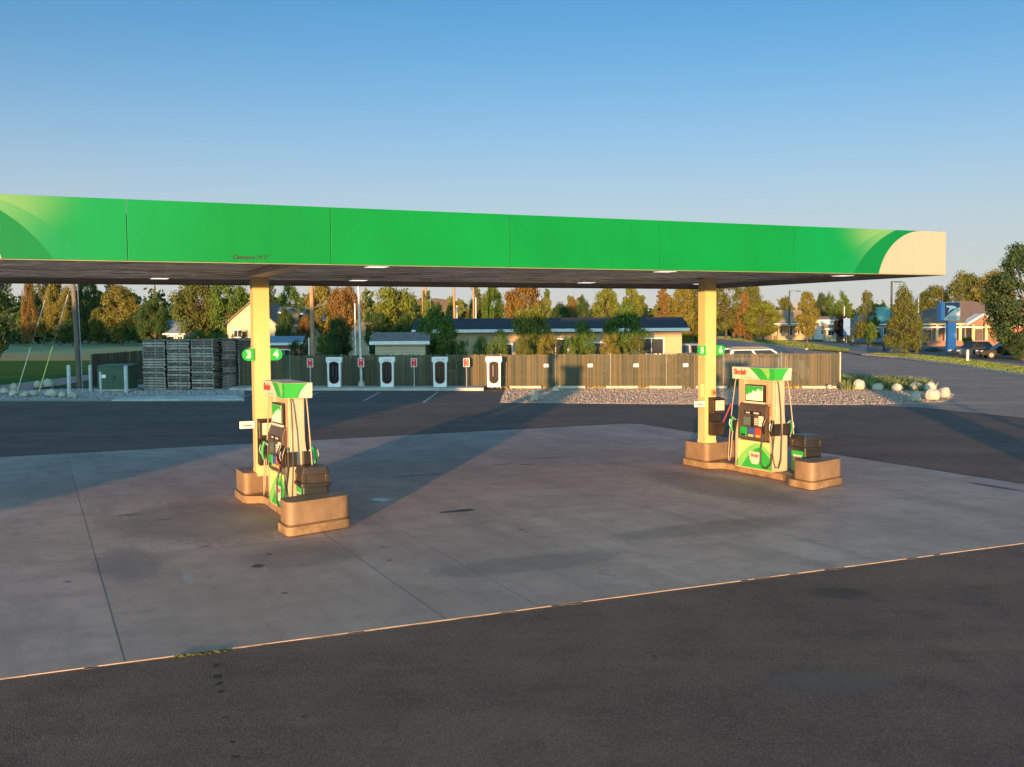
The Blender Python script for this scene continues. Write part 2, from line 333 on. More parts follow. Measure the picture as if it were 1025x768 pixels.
# verge lawns with kerbs on the far side of the road
for nm, ps in (('verge_lawn', ((866, 355.3), (902, 358.2), (950, 364.3), (1025, 376), (1500, 452), (1500, 430), (1025, 368), (955, 358.6), (905, 354.6), (880, 353.8))),
               ('verge_lawn', ((718, 338.9), (754, 342.9), (781, 346.4), (809, 349.8), (846, 352.2), (854, 350.2), (800, 342.6), (760, 338.8), (718, 336.7)))):
    P = [gp(*p) for p in ps]
    sheet(nm, P, .06, m_verge, .09)
    k = MB(); n = len(ps)//2 if len(ps) < 10 else 5
    edge = P[:n]
    for i in range(len(edge)-1):
        a, b = edge[i], edge[i+1]; d = (b-a); l = d.length; d.normalize(); nn = Vector((d.y, -d.x, 0))
        q = [a+nn*.0, b+nn*.0, b+nn*.35, a+nn*.35]
        k.prism([(p.x, p.y) for p in q][::-1], -.03, .10)
    struct(k.build('kerb', m_kerb))
# gravel beds, kerb strip at the chargers, flat apron
sheet('gravel_bed', G((500, 402.6), (506, 388.2), (838, 389), (862, 385.5), (930, 386), (957, 395), (948, 402.5), (880, 405), (700, 404.4), (600, 403.6)), -.010, m_grav, .03)
sheet('gravel_bed', G((-600, 401), (245, 401.5), (245, 385), (160, 383), (95, 388.5), (0, 390.5), (-600, 398)), -.010, m_gravg, .03)
sheet('concrete_apron', G((112, 401), (120, 398.4), (236, 396), (244, 400.6)), .03, M('pale_concrete', (.60, .57, .52), .85, var=.2, scale=1.2), .04)
# concrete pad, a little proud of the asphalt, with sealed joints
padroot = MB()
padroot.prism([(-26, -8.35), (15.0, -8.35), (15.0, 10.9), (14.6, 11.3), (-26, 11.3)], -.03, -.011)
struct(padroot.build('concrete_pad', m_conc, loc=(OX, OY, 0), rz=TH, bevel=.006))
m_seal = M('joint_sealant', (.10, .088, .078), .7, var=.6, scale=20)
m_edge = M('pale_joint_edge', (.30, .24, .165), .9, var=.6, scale=3)
j = MB()
for u in (-17.2, -10.1, -2.98, .53, 7.2):
    j.box(u-.005, u+.005, -8.33, 11.28, -.016, -.0104)
j.box(-25.9, 14.98, -3.06, -3.05, -.016, -.0104); j.box(-25.9, 14.98, 4.9, 4.909, -.016, -.0104)
j.box(1.74, 1.749, -8.33, -3.06, -.016, -.0104)
struct(j.build('expansion_joint', m_seal, loc=(OX, OY, 0), rz=TH))
j = MB(); rr = random.Random(3); x = -26.
while x < 14.95:                                   # worn mortar fillet along the front edge of the pad
    L_ = rr.uniform(.12, .5); ww = rr.uniform(.003, .014)
    if rr.random() > .12: j.prism([(x, -8.352-ww), (min(x+L_, 15.0), -8.352-ww*rr.uniform(.7, 1.2)), (min(x+L_, 15.0), -8.352), (x, -8.352)], -.03, rr.uniform(-.0195, -.0125))
    x += L_
struct(j.build('pad_edging', m_edge, loc=(OX, OY, 0), rz=TH))
def pebbles(poly, count, m, seed):
    r = random.Random(seed); b = MB(); xs = [p.x for p in poly]; ys = [p.y for p in poly]; k = 0
    def inside(x, y):
        c = False
        for i in range(len(poly)):
            a, q = poly[i-1], poly[i]
            if (a.y > y) != (q.y > y) and x < (q.x-a.x)*(y-a.y)/(q.y-a.y)+a.x: c = not c
        return c
    while k < count:
        x, y = r.uniform(min(xs), max(xs)), r.uniform(min(ys), max(ys))
        if not inside(x, y): continue
        k += 1; s = r.uniform(.014, .034) if r.random() < .95 else r.uniform(.04, .06); a = r.uniform(0, 6.28); h = s*r.uniform(.5, 1.0)
        ring = [(x+cos(a+i*1.257)*s*r.uniform(.8, 1.15), y+sin(a+i*1.257)*s*r.uniform(.8, 1.15), -.012) for i in range(5)]
        top = [(x+(p[0]-x)*.62, y+(p[1]-y)*.62, -.012+h) for p in ring]
        b.add(ring+top, [(i, (i+1) % 5, 5+(i+1) % 5, 5+i) for i in range(5)]+[(5, 6, 7, 8, 9)])
    return stuff(b.build('gravel', m))
def peb_mat(name, a, c2):
    m, t, b, N, L = nodes(name); g = N.new('ShaderNodeNewGeometry')
    L.new(mixc(t, g.outputs['Random Per Island'], a, c2), b.inputs['Base Color']); b.inputs['Roughness'].default_value = .85; return m
pebbles(G((501, 402.3), (507, 388.6), (838, 389), (862, 386), (928, 386.5), (955, 395), (946, 402), (880, 404.6), (700, 404), (600, 403.3)), 26000, peb_mat('pink_pebbles', (.21, .15, .115), (.42, .33, .27)), 11)
pebbles(G((-20, 400.5), (244, 401), (244, 386), (160, 384), (95, 389), (-20, 391)), 14000, peb_mat('grey_pebbles', (.20, .19, .18), (.48, .46, .44)), 12)
j = MB(); x = -26.
while x < 14.8:                                    # asphalt crumbs added to cover parts of the sunlit edge
    L_ = rr.uniform(.06, .28); n_ = max(2, int(L_/.05))
    if rr.random() < .2:
        out_ = [(x+L_*i/n_, -8.353-rr.uniform(.015, .06)) for i in range(n_+1)]
        j.prism(out_ + [(x+L_, -8.353), (x, -8.353)], -.03, rr.uniform(-.0135, -.0105), top=.94)
    x += L_
struct(j.build('asphalt_edging', M('crumbled_asphalt', (.075, .056, .046), .9, var=.4, scale=12), loc=(OX, OY, 0), rz=TH))
# painted bay lines
ln = MB(); m_line = M('worn_white_paint', (.42, .41, .39), .8, var=.5, scale=4)
for (a, b) in (((319, 392.6), (297, 400.5)), ((379.5, 392.8), (364, 401)), ((438.5, 392), (423.5, 403)), ((259, 392), (236, 399))):
    A, B = gp(*a), gp(*b); d = (B-A).normalized(); n_ = Vector((-d.y, d.x, 0))*.05
    ln.add([(q.x, q.y, -.0115) for q in (A-n_, B-n_, B+n_, A+n_)], [(0, 1, 2, 3)])
A = gp(385, 393.4); B = gp(389, 393.4); struct(ln.build('bay_marking', m_line))
# distant hills
hb = MB(); hp = [(-3600, 0), (-1500, 25), (-900, 15), (-420, 40), (-330, 86), (-210, 92), (-140, 80), (-95, 20), (300, 8), (900, 10), (1010, 30), (1075, 50), (1110, 44), (1180, 15), (1400, 5), (2600, 50), (3600, 10)]
ridge = [(x, 3000+40*sin(x*.01), z*.86) for x, z in hp]; base = [(x, 2860, -1) for x, z in hp]; back = [(x, 3500, -1) for x, z in hp]
n = len(hp); hb.add(base+ridge+back, [(i, i+1, n+i+1, n+i) for i in range(n-1)] + [(n+i, n+i+1, 2*n+i+1, 2*n+i) for i in range(n-1)])
struct(hb.build('hills', grass_mat('bare_hillside', (.30, .20, .13), (.36, .25, .17), (.2, .15, .1), .004), smooth=60))
# verge weeds
def blades(name, polys, count, h, m, seed):
    r = random.Random(seed); b = MB()
    for poly in polys:
        xs = [p.x for p in poly]; ys = [p.y for p in poly]
        def inside(x, y):
            c = False
            for i in range(len(poly)):
                a, q = poly[i-1], poly[i]
                if (a.y > y) != (q.y > y) and x < (q.x-a.x)*(y-a.y)/(q.y-a.y)+a.x: c = not c
            return c
        k = 0
        while k < count:
            x, y = r.uniform(min(xs), max(xs)), r.uniform(min(ys), max(ys))
            if not inside(x, y): continue
            k += 1
            if sin(x*1.7+sin(y*1.3)*2)+sin(y*2.1+x) < -.5 and r.random() < .8: continue
            hh = h*r.uniform(.4, 1.2); a = r.uniform(0, pi); wx, wy = cos(a)*.05, sin(a)*.05; lx, ly = r.gauss(0, .3)*hh, r.gauss(0, .3)*hh
            b.add([(x-wx, y-wy, 0), (x+wx, y+wy, 0), (x+lx, y+ly, hh)], [(0, 1, 2)])
    return stuff(b.build(name, m))
# ------------------------------------------------------------------ fuel canopy
UL, UR, VF, VB, ZB, ZT, ZS = -5.85, 13.13, -3.85, 4.5, 4.34, 5.20, 4.46
def fascia_mat():
    m, t, b, N, L = nodes('green_fascia_vinyl')
    tc = N.new('ShaderNodeTexCoord'); sp = N.new('ShaderNodeSeparateXYZ'); L.new(tc.outputs['Object'], sp.inputs[0])
    mid = (UL+UR)/2
    X = mathn(t, 'ADD', mathn(t, 'ABSOLUTE', mathn(t, 'SUBTRACT', sp.outputs[0], mid)), mid); Z = sp.outputs[2]
    def circ(cx, cz, r, soft=.004):
        dx = mathn(t, 'SUBTRACT', X, cx); dz = mathn(t, 'SUBTRACT', Z, cz)
        d = mathn(t, 'SQRT', mathn(t, 'ADD', mathn(t, 'MULTIPLY', dx, dx), mathn(t, 'MULTIPLY', dz, dz)))
        return mathn(t, 'SUBTRACT', 1, ramp(t, d, r-soft, r+soft), True)
    green = (.0005, .19, .038); deep = (.0005, .162, .046); mids = (.06, .50, .16); pale = (.50, .72, .25)
    nz = noise(t, .5, 4)
    g = mixc(t, ramp(t, nz, .3, .7), green, (.0005, .22, .046))
    g = mixc(t, mathn(t, 'MULTIPLY', ramp(t, X, 8.2, 10.2), .5), g, (.001, .225, .08))
    f = mathn(t, 'MULTIPLY', ramp(t, X, 10.15, 11.5), ramp(t, mathn(t, 'ADD', Z, mathn(t, 'MULTIPLY', mathn(t, 'SUBTRACT', X, 10.6), .5)), 4.6, 5.3))
    g = mixc(t, f, g, (.13, .30, .125))
    g = mixc(t, circ(12.0, 3.2, 2.03), g, mixc(t, ramp(t, mathn(t, 'ADD', X, mathn(t, 'MULTIPLY', Z, .6)), 13.4, 14.7), (.003, .21, .07), (.10, .29, .12)))
    g = mixc(t, circ(12.5, 3.2, 2.12), g, deep)
    right = mathn(t, 'MAXIMUM', circ(12.46, 4.06, 1.135), mathn(t, 'GREATER_THAN', X, 12.46))
    g = mixc(t, right, g, (.40, .335, .29))
    oi = N.new('ShaderNodeObjectInfo'); sk = noise(t, 3.0, 5, stretch=(2.5, 1, .12))
    g = mixc(t, mathn(t, 'ADD', mathn(t, 'MULTIPLY', oi.outputs['Random'], .10), mathn(t, 'MULTIPLY', ramp(t, sk, .5, .8), .16)), g, mixc(t, 1.0, g, (.55, .6, .6), 'MULTIPLY'))
    L.new(g, b.inputs['Base Color']); b.inputs['Roughness'].default_value = .45; b.inputs['Specular IOR Level'].default_value = .18
    bumpn(t, b, noise(t, .9, 3), .25, .02)
    return m
m_fas = fascia_mat()
m_cream = M('cream_paint', (.56, .45, .215), .5, var=.06, scale=1.5, grime=.16)
m_white = M('white_paint', (.78, .76, .72), .45, var=.06)
m_brace = M('beige_steel', (.55, .46, .36), .55, var=.12)
m_dark = M('black_plastic', (.018, .018, .018), .4, var=.3, bump=.15, bscale=80)
m_brown = M('brown_plastic', (.030, .021, .015), .45, var=.25)
m_steel = M('galvanised_steel', (.45, .46, .47), .45, .6, var=.15)
m_signg = M('bright_green_sign', (.01, .36, .05), .4, var=.05)
m_let = M('white_lettering', (.85, .85, .82), .5, var=.03)
m_blackl = M('black_lettering', (.02, .03, .02), .5, var=.05)
m_red = M('red_lettering', (.55, .035, .02), .5, var=.08)
m_lamp = M('luminaire_glass', (.8, .8, .78), .4, emit=(1, .93, .8), est=LAMP_E)
m_liner = M('fascia_liner', (.27, .25, .24), .6, var=.12)
def soffit_mat():
    m, t, b, N, L = nodes('ribbed_metal_soffit')
    n1 = noise(t, 1.2, 4, stretch=(.15, 1.6, 1)); n2 = noise(t, .5, 5)
    L.new(mixc(t, ramp(t, n2, .3, .7), (.70, .68, .66), (.86, .84, .82)), b.inputs['Base Color'])
    b.inputs['Metallic'].default_value = .4
    L.new(mathn(t, 'ADD', mathn(t, 'MULTIPLY', n1, .18), .06), b.inputs['Roughness'])
    bumpn(t, b, mathn(t, 'ADD', mathn(t, 'MULTIPLY', n1, 1.5), n2), 1.0, .45)
    return m
m_sof = soffit_mat()
canopy = thing('fuel_canopy', 'long green fascia canopy with cream right end standing on two yellow lit columns', 'canopy', (OX, OY, 0), TH)
seams = [UL, -2.48, .44, 3.44, 6.33, 9.3, UR]
for a, b_ in zip(seams[:-1], seams[1:]):                # front panels butt with a hairline gap
    MB().box(a+.004, b_-.004, VF, VF+.06, ZB, ZT).build('fascia_panel', m_fas, canopy, bevel=.004)
    MB().box(a+.004, b_-.004, VB-.03, VB, ZB, ZT).build('fascia_panel', m_fas, canopy, bevel=.004)
for a in (UL, UR-.06):
    MB().box(a, a+.06, VF+.064, VB-.064, ZB, ZT).build('fascia_panel', m_fas, canopy, bevel=.004)
MB().box(UL+.01, UR-.01, VF+.062, VB-.062, ZT-.25, ZT-.2).build('roof_deck', m_steel, canopy)
MB().box(UL+.062, UR-.062, VB-.06, VB-.033, ZB, ZT).build('liner', m_liner, canopy)
MB().box(UR-.09, UR-.063, VF+.064, VB-.064, ZB, ZT).build('liner', m_liner, canopy)
gl = MB()
for (x0, x1, y0, y1) in ((UL, UR, VF-.012, VF+.1), (UL, UR, VB-.1, VB+.012), (UL-.012, UL+.1, VF+.102, VB-.102), (UR-.1, UR+.012, VF+.102, VB-.102)):
    gl.box(x0, x1, y0, y1, ZB-.014, ZB-.003)
gl.build('drip_edge', M('drip_edge_paint', (.22, .26, .13), .5), canopy)
sf = MB(); y = VF+.11; k = 0                              # interlocking pans, one shallow rib each
while y < VB-.12:
    y1 = min(y+.305, VB-.105)
    sf.box(UL+.11, UR-.11, y+.004, y1-.004, ZS, ZS+.04); sf.box(UL+.11, UR-.11, y-.012, y+.002, ZS-.018, ZS+.03)
    y = y1
sf.build('soffit', m_sof, canopy)
MB().box(UL+.1, UR-.1, VF+.1, VB-.1, ZS+.045, ZS+.06).build('soffit_deck', m_dark, canopy)
for (u, v_) in ((1.67, -2.2), (7.5, -2.2), (12.35, -1.75), (-1.3, 3.2), (2.9, 3.1), (8.6, 3.0), (12.0, 3.0), (-4.4, -2.2)):
    l = MB().box(u-.19, u+.19, v_-.19, v_+.19, ZS-.055, ZS-.004).build('ceiling_light', m_white, canopy, bevel=.01)
    MB().box(u-.165, u+.165, v_-.165, v_+.165, ZS-.062, ZS-.056).build('lens', m_lamp, l)
MB().box(.2-.17, .2+.17, VF+.11, .8, ZB+.005, ZS-.022).build('cross_beam', m_brace, canopy, bevel=.006)
text("Clearance 14' 2\"", .085, 'lettering', m_blackl, canopy, (-.77, VF-.002, 4.42), FRONT, bold=.0025, sx=.92)
CU = (.30, 10.74); CV = 1.0
def plate(cu, s, dx, zc, txt):
    r = .118; b = MB(); pts = [(0, -r), (.115*s, -r)] + [(.115*s+s*r*sin(a), -r*cos(a)) for a in [pi*i/10 for i in range(1, 10)]] + [(.115*s, r), (0, r)]
    if s < 0: pts = pts[::-1]
    b.prism_y([(cu+dx+p[0], zc+p[1]) for p in pts], CV-.175, CV-.15)
    p = b.build('number_plate', m_signg, col)
    text(txt, .20, 'numeral', m_let, p, (cu+dx+.105*s, CV-.178, zc), FRONT, bold=.006)
for i, cu in enumerate(CU):
    b = MB(); b.box(cu-.155, cu+.155, CV-.14, CV+.14, .50, ZS-.021)
    b.box(cu-.163, cu+.163, CV-.148, CV+.148, .56, .64); b.box(cu-.02, cu-.012, CV-.1425, CV-.139, .8, ZS-.03)
    col = b.build('column', m_cream, canopy, bevel=.008)
    zc = 2.86 if i == 0 else 2.76
    plate(cu, -1, -.155, zc, '3' if i == 0 else '5'); plate(cu, 1, .155, zc, '4' if i == 0 else '6')
    b = MB(); b.box(cu-.46, cu-.17, CV-.165, CV-.14, 1.44, 1.58)
    p = b.build('notice_plate', m_white, col, bevel=.004)
    MB().box(cu-.40, cu-.24, CV-.168, CV-.1655, 1.485, 1.505).build('print', m_blackl, p)
    b = MB(); b.box(cu+.02, cu+.13, CV-.19, CV-.141, 1.70, 1.83); q = b.build('call_button_box', M('orange_plastic', (.62, .22, .05), .5), col, bevel=.01) if i else None
    if i:
        MB().cyl(0, 0, 0, .012, .03).build('button', m_red, q, loc=(cu+.075, CV-.19, 1.765)).rotation_euler.x = pi/2
        b = MB(); b.box(cu-.26, cu-.158, CV-.12, CV-.06, 1.66, 1.98); b.build('breaker_box', m_cream, col, bevel=.008)

# ------------------------------------------------------------------ pump islands
m_isl = M('tan_painted_concrete', (.235, .155, .09), .6, var=.16, scale=2.5, grime=.4, bump=.2, bscale=25)
m_kerbi = M('worn_tan_kerb', (.26, .172, .09), .7, var=.35, scale=3, grime=.75, bump=.3, bscale=20)
m_isltop = M('concrete_infill', (.20, .175, .15), .85, var=.25, scale=4)
front = [(-.09, -2.83), (1.05, -2.44), (1.09, -2.05), (.2, -2.12), (-.11, -2.22)]
rear = [(-.13, .76), (1.27, 1.28), (1.22, 1.76), (-.13, 1.76)]
def island(rel, dv, label):
    t = thing('pump_island', label, 'pump island', uv(rel, dv, 0), TH, 'pump islands under the canopy')
    b = MB()
    whole = [(-.11, -2.86), (1.075, -2.46), (1.12, -2.02), (1.0, -1.7), (.98, 1.0), (1.30, 1.26), (1.25, 1.80), (-.16, 1.80), (-.16, .72), (.20, .6), (.21, -1.65), (-.14, -2.15)]
    b.prism(rounded(whole, .16), 0, .15)
    b.build('kerb', m_kerbi, t, smooth=40, bevel=.02)
    inner = [(.30, -1.95), (.95, -1.95), (.88, .85), (.30, .8)]
    MB().prism(inner, .1, .156).build('infill', m_isltop, t)
    for nm, P in (('end_block', front), ('end_block', rear)):
        b = MB(); b.prism(rounded(P, .17, 6), .15, .165, top=1.0); b.prism(rounded(P, .17, 6), .17, .55 if P is front else .575)
        b.build(nm, m_isl, t, smooth=40, bevel=.018)
    return t
island(.02, 0, 'left pump island with tan rounded end blocks, nearer the camera, carrying column 3 and 4')
island(10.62, -.12, 'right pump island with tan rounded end blocks, carrying column 5 and 6 before the fence')

# ------------------------------------------------------------------ dispensers
m_pcream = M('dispenser_cream_panel', (.46, .345, .22), .42, var=.07, grime=.25)
m_pend = M('dispenser_end_panel', (.50, .40, .28), .42, var=.07, grime=.2)
m_ptop = M('topper_white', (.62, .56, .46), .4, var=.05)
m_lime = M('lime_graphic', (.50, .68, .22), .4, var=.05); m_lime2 = M('mid_green_graphic', (.20, .52, .12), .4, var=.05); m_lime3 = M('deep_green_graphic', (.03, .36, .05), .4, var=.05)
m_cons = M('console_grey_brown', (.075, .055, .042), .5, var=.2); m_cons2 = M('dark_console', (.02, .016, .014), .35)
m_lcd = M('lcd_glass', (.10, .15, .14), .12, var=.05); m_scr = M('screen_image', (.60, .74, .55), .25, var=.1, emit=(.5, .7, .4), est=.05)
m_hose = M('black_rubber_hose', (.03, .03, .03), .5); m_hosew = M('pale_hose', (.36, .29, .20), .5)
m_noz = M('green_nozzle_grip', (.01, .22, .06), .45); m_btnr = M('red_button', (.60, .06, .03), .45); m_btnb = M('blue_button', (.05, .09, .30), .45); m_btny = M('yellow_button', (.75, .50, .05), .45)
def curve_area(x0, x1, fz, z0, n=24):
    return [(x0, z0)] + [(x0+(x1-x0)*i/n, max(z0+.001, fz(x0+(x1-x0)*i/n))) for i in range(n+1)] + [(x1, z0)]
def dispenser(loc, rz, label):
    t = thing('fuel_dispenser', label, 'fuel pump', loc, rz, 'fuel dispensers')
    W, D = .60, .20
    b = MB(); b.box(-W+.03, W-.03, -D, D, 0, .64); b.build('base_cabinet', m_pcream, t, bevel=.012)
    b = MB(); b.box(-W+.05, W-.1, -D+.1, D-.1, 1.42, 1.99); b.build('spine', m_pcream, t)
    # topper
    b = MB(); b.prism_y([(-.67, 1.99), (.67, 1.99), (.69, 2.26), (-.69, 2.26)], -D-.05, D+.05)
    tp = b.build('topper', m_ptop, t, bevel=.01)
    for sgn in (1, -1):
        T = Matrix.Rotation(0 if sgn == 1 else pi, 4, 'Z')
        ro = (pi/2, 0, 0) if sgn == 1 else (pi/2, 0, pi)
        P = lambda x, y, z: T @ Vector((x, y, z))
        yf = -D-.053
        g = MB(T)
        left = [(-.12+.36*(i/10)**.8, 2.255-.255*i/10) for i in range(11)]
        g.prism_y(left + [(.672, 2.0), (.688, 2.255)], yf, yf+.004, 0)
        l2 = [(.20+.30*(i/10)**.6, 2.255-.25*i/10) for i in range(11)]
        g.prism_y(l2 + [(.55, 2.10), (.52, 2.255)], yf-.002, yf+.001, 1)
        e_ = [(-D-.05, 2.255), (-D-.05, 2.0)] + [(-.02+.18*(i/8)**1.6, 2.0+.255*i/8) for i in range(9)]
        g.prism_x(e_[::-1], .672, .694, 0)
        g.build('green_swoosh', [m_lime3, m_lime2], tp)
        text('Sinclair', .17, 'lettering', m_red, tp, P(-.40, yf-.002, 2.15), ro, bold=.006, sx=.86)
        MB(T).box(-.40, -.02, yf-.001, yf+.003, 2.03, 2.043).build('small_print', m_lime3, tp)
        # lower graphic
        g = MB(T); yl = -D-.006
        g.prism_y([(-W+.01, .03), (W-.01, .03), (W-.01, .62), (-W+.01, .62)], yl, -D+.001, 0)
        lp = g.build('graphic_panel', m_lime, t)
        g = MB(T)
        g.prism_y(curve_area(-.58, .58, lambda x: .60-.52*abs((x-.12)/.75)**1.7, .035), yl-.002, yl+.001, 0)
        g.prism_y(curve_area(-.46, .56, lambda x: .50-.55*abs((x-.16)/.62)**1.6, .037), yl-.0045, yl-.0015, 1)
        g.build('green_arch', [m_lime2, m_lime3], lp)
        sh = [(-.14, .40), (.22, .40), (.20, .22), (.13, .13), (-.05, .13), (-.12, .22)]
        e = MB(T); e.prism_y(sh, yl-.008, yl-.004); e = e.build('shield_emblem', m_ptop, lp)
        text('Sinclair', .10, 'lettering', m_red, e, P(.04, yl-.009, .32), ro, bold=.003, sx=.9)
        # console
        c = MB(T); c.prism_x([(-D-.03, .66), (-D-.03, 1.30), (-D+.03, 1.46), (-.02, 1.46), (-.02, .66)], -.50, .40)
        co = c.build('console', m_cons, t, bevel=.012)
        yc = -D-.032
        d = MB(T); d.box(-.28, .26, yc-.008, yc, 1.22, 1.295); d.build('price_display', m_cons2, co)
        for q0, q1 in ((-.22, -.17), (-.15, -.10), (.03, .2)): MB(T).box(q0, q1, yc-.011, yc-.0085, 1.24, 1.275).build('digit', M('pale_digits', (.5, .52, .5), .4), co)
        d = MB(T); d.box(-.30, -.08, yc-.012, yc, .98, 1.16); d.build('card_screen', m_lcd, co, bevel=.008)
        d = MB(T); d.box(-.05, .03, yc-.02, yc, .94, 1.2); d.build('card_reader', m_cons2, co, bevel=.006)
        d = MB(T)
        for r_ in range(4):
            for c_ in range(3): d.box(.055+c_*.035, .082+c_*.035, yc-.014, yc, 1.0+r_*.04, 1.03+r_*.04)
        d.build('keypad', M('pale_keys', (.5, .47, .42), .5), co)
        d = MB(T); d.box(.19, .33, yc-.012, yc, .98, 1.2); d.build('octane_sticker', M('off_white_sticker', (.7, .62, .48), .5, var=.25, scale=14), co)
        for (x0, x1, mm, nm) in ((-.40, -.20, m_signg, 'grade_button'), (-.16, .06, m_btnb, 'grade_button'), (.09, .26, m_btnr, 'grade_button')):
            d = MB(T); d.box(x0, x1, yc-.018, yc, .72, .93); d.build(nm, mm, co, bevel=.008)
            d = MB(T); d.box(x0+.03, x1-.03, yc-.022, yc-.0185, .735, .78); d.build('price_tab', m_btny if mm is not m_signg else m_cons2, co)
        # video screen in the open bay
        s = MB(T); s.box(-.30, .31, -D+.0, -D+.07, 1.50, 1.88); sc = s.build('video_screen', m_cons2, t, bevel=.01)
        s = MB(T); s.box(-.265, .275, -D-.006, -D-.001, 1.535, 1.85); s.build('picture', m_scr, sc)
        s = MB(T); s.prism_y([(-.262, 1.847), (-.262, 1.67), (-.20, 1.64), (-.16, 1.70), (-.1, 1.68), (-.03, 1.76), (.05, 1.72), (.12, 1.80), (.272, 1.74), (.272, 1.847)], -D-.009, -D-.0065, 0)
        s.build('picture_graphic', m_lime3, sc)
        s = MB(T); s.box(-.32, .28, -D-.01, -D+.05, 1.465, 1.51); s.build('info_strip', m_ptop, t, bevel=.004)
        # hoses and nozzles, one at each side
        for sx in (-1, 1):
            x = sx*.64; mm = m_hosew if sx < 0 else m_hose
            nz = MB(T); nz.box(x-.05*1-.0, x+.05, -D-.02, -D+.14, .80, 1.06)
            boot = nz.build('nozzle_boot', m_cons2, t, bevel=.01)
            nz = MB(T); nz.tube([(x+.01*sx, -D-.05, 1.13), (x+.015*sx, -D-.09, 1.02), (x+.01*sx, -D-.10, .90), (x, -D-.07, .80)], .038, 10, 0, .028)
            nz.tube([(x, -D-.05, 1.12), (x-.01*sx, -D+.02, 1.05), (x-.01*sx, -D+.05, .95)], .018, 8, 1)
            nz.tube([(x+.01*sx, -D-.13, 1.08), (x+.01*sx, -D-.15, .98), (x, -D-.11, .88)], .01, 6, 1)
            n_ = nz.build('nozzle', [m_noz if sx < 0 else m_cons2, m_steel], t, smooth=50)
            h = MB(T)
            h.tube([(x, -D-.06, .82), (x+.02*sx, -D-.07, .55), (x+.05*sx, -D-.07, .28), (x+.10*sx, -D-.06, .13), (x+.17*sx, -D-.03, .12), (x+.21*sx, -D, .3), (x+.20*sx, -D+.03, .8), (x+.14*sx, -D+.05, 1.4), (x+.06*sx, -D+.06, 1.9), (x+.03*sx, -D+.06, 1.99)], .0125, 8)
            h.build('hose', mm, n_, smooth=60)
            if sx > 0:
                h = MB(T); h.tube([(.36, -D-.05, .86), (.35, -D-.12, .5), (.36, -D-.13, .2), (.42, -D-.12, .1), (.52, -D-.1, .09), (.60, -D-.06, .2), (.64, -D-.04, .5), (.65, -D, .9)], .017, 8); h.build('hose', m_hose, t, smooth=60)
                h = MB(T); h.tube([(.43, -D-.05, 1.16), (.42, -D-.10, 1.04), (.40, -D-.10, .92), (.37, -D-.06, .84)], .036, 10, 0, .026); h.build('nozzle', m_cons2, t, smooth=50)
    # side pillars: narrow above, sweeping out to the base at the near end
    for sx in (-1, 1):
        prof = [(sx*.42, .66), (sx*.52, .66), (sx*.55, 1.3), (sx*.55, 1.99), (sx*.36, 1.99), (sx*.36, 1.46), (sx*.42, 1.4)]
        if sx < 0: prof = prof[::-1]
        b = MB(); b.prism_y(prof, -.15, .15)
        b.build('side_pillar', m_pcream, t, bevel=.014)
        half_ = [(-D-.008, .02), (-D-.008, .70), (-D-.002, .84), (-.175, .97), (-.14, 1.10), (-.122, 1.28), (-.115, 1.55), (-.115, 1.985)]
        cl = MB(); cl.prism_x(half_ + [(-p_[0], p_[1]) for p_ in half_[::-1]], min(sx*.50, sx*.613), max(sx*.50, sx*.613))
        cl.build('side_cladding', m_pend, t, bevel=.012)
        mk = MB()
        for s2 in (-1, 1):
            for k in range(5):
                z = 1.22+k*.055; mk.box(sx*.455-.03, sx*.455+.03, s2*.152-.002, s2*.152+.002, z, z+.034)
        mk.build('vertical_marks', M('rust_red_print', (.35, .10, .05), .5), t)
    return t
rz = TH - pi/2 + R(4)
dispenser(uv(.40, -.82, .155), rz, 'fuel dispenser beside column 3 and 4, seen nearly end-on on the left island')
dispenser(uv(10.90, -.82, .155), rz, 'fuel dispenser beside column 5 and 6, its lit front facing left on the right island')

# ------------------------------------------------------------------ bins beside the dispensers
def bin_(loc, rz, label, hm):
    t = thing('litter_bin', label, 'bin', loc, rz, 'bins beside the dispensers'); t.scale = (.92, .92, 1.08)
    b = MB(); b.prism(rounded([(-.25, -.25), (.25, -.25), (.25, .25), (-.25, .25)], .05), 0, .48); b.build('body', m_dark, t, smooth=40)
    b = MB(); b.prism(rounded([(-.29, -.29), (.29, -.29), (.29, .29), (-.29, .29)], .06), .48, .53); b.build('collar', m_dark, t, smooth=40, bevel=.008)
    b = MB()
    for (x, y) in ((-.22, -.22), (.22, -.22), (.22, .22), (-.22, .22)): b.box(x-.04, x+.04, y-.04, y+.04, .53, .68)
    b.prism(rounded([(-.235, -.235), (.235, -.235), (.235, .235), (-.235, .235)], .04), .525, .672)
    b.prism(rounded([(-.28, -.28), (.28, -.28), (.28, .28), (-.28, .28)], .07), .67, .78, top=.86)
    b.build('hood', hm, t, smooth=40, bevel=.01)
    for T in (Matrix.Rotation(-pi/2, 4, 'Z'),):
        p = MB(T); p.box(-.20, .20, -.262, -.25, .05, .46); pn = p.build('front_panel', m_signg, t, bevel=.004)
        p = MB(T); p.box(-.13, .15, -.267, -.2625, .24, .38); lb = p.build('label', m_ptop, pn)
        p = MB(T); p.box(-.10, .12, -.271, -.2675, .295, .325); p.build('print', m_red, lb)
    return t
bin_(uv(.58, -1.82, .155), TH, 'brown hooded bin behind the left island end block', m_brown)
bin_(uv(11.34, -1.80, .155), TH, 'black hooded bin with green label panel on the right island', m_dark)

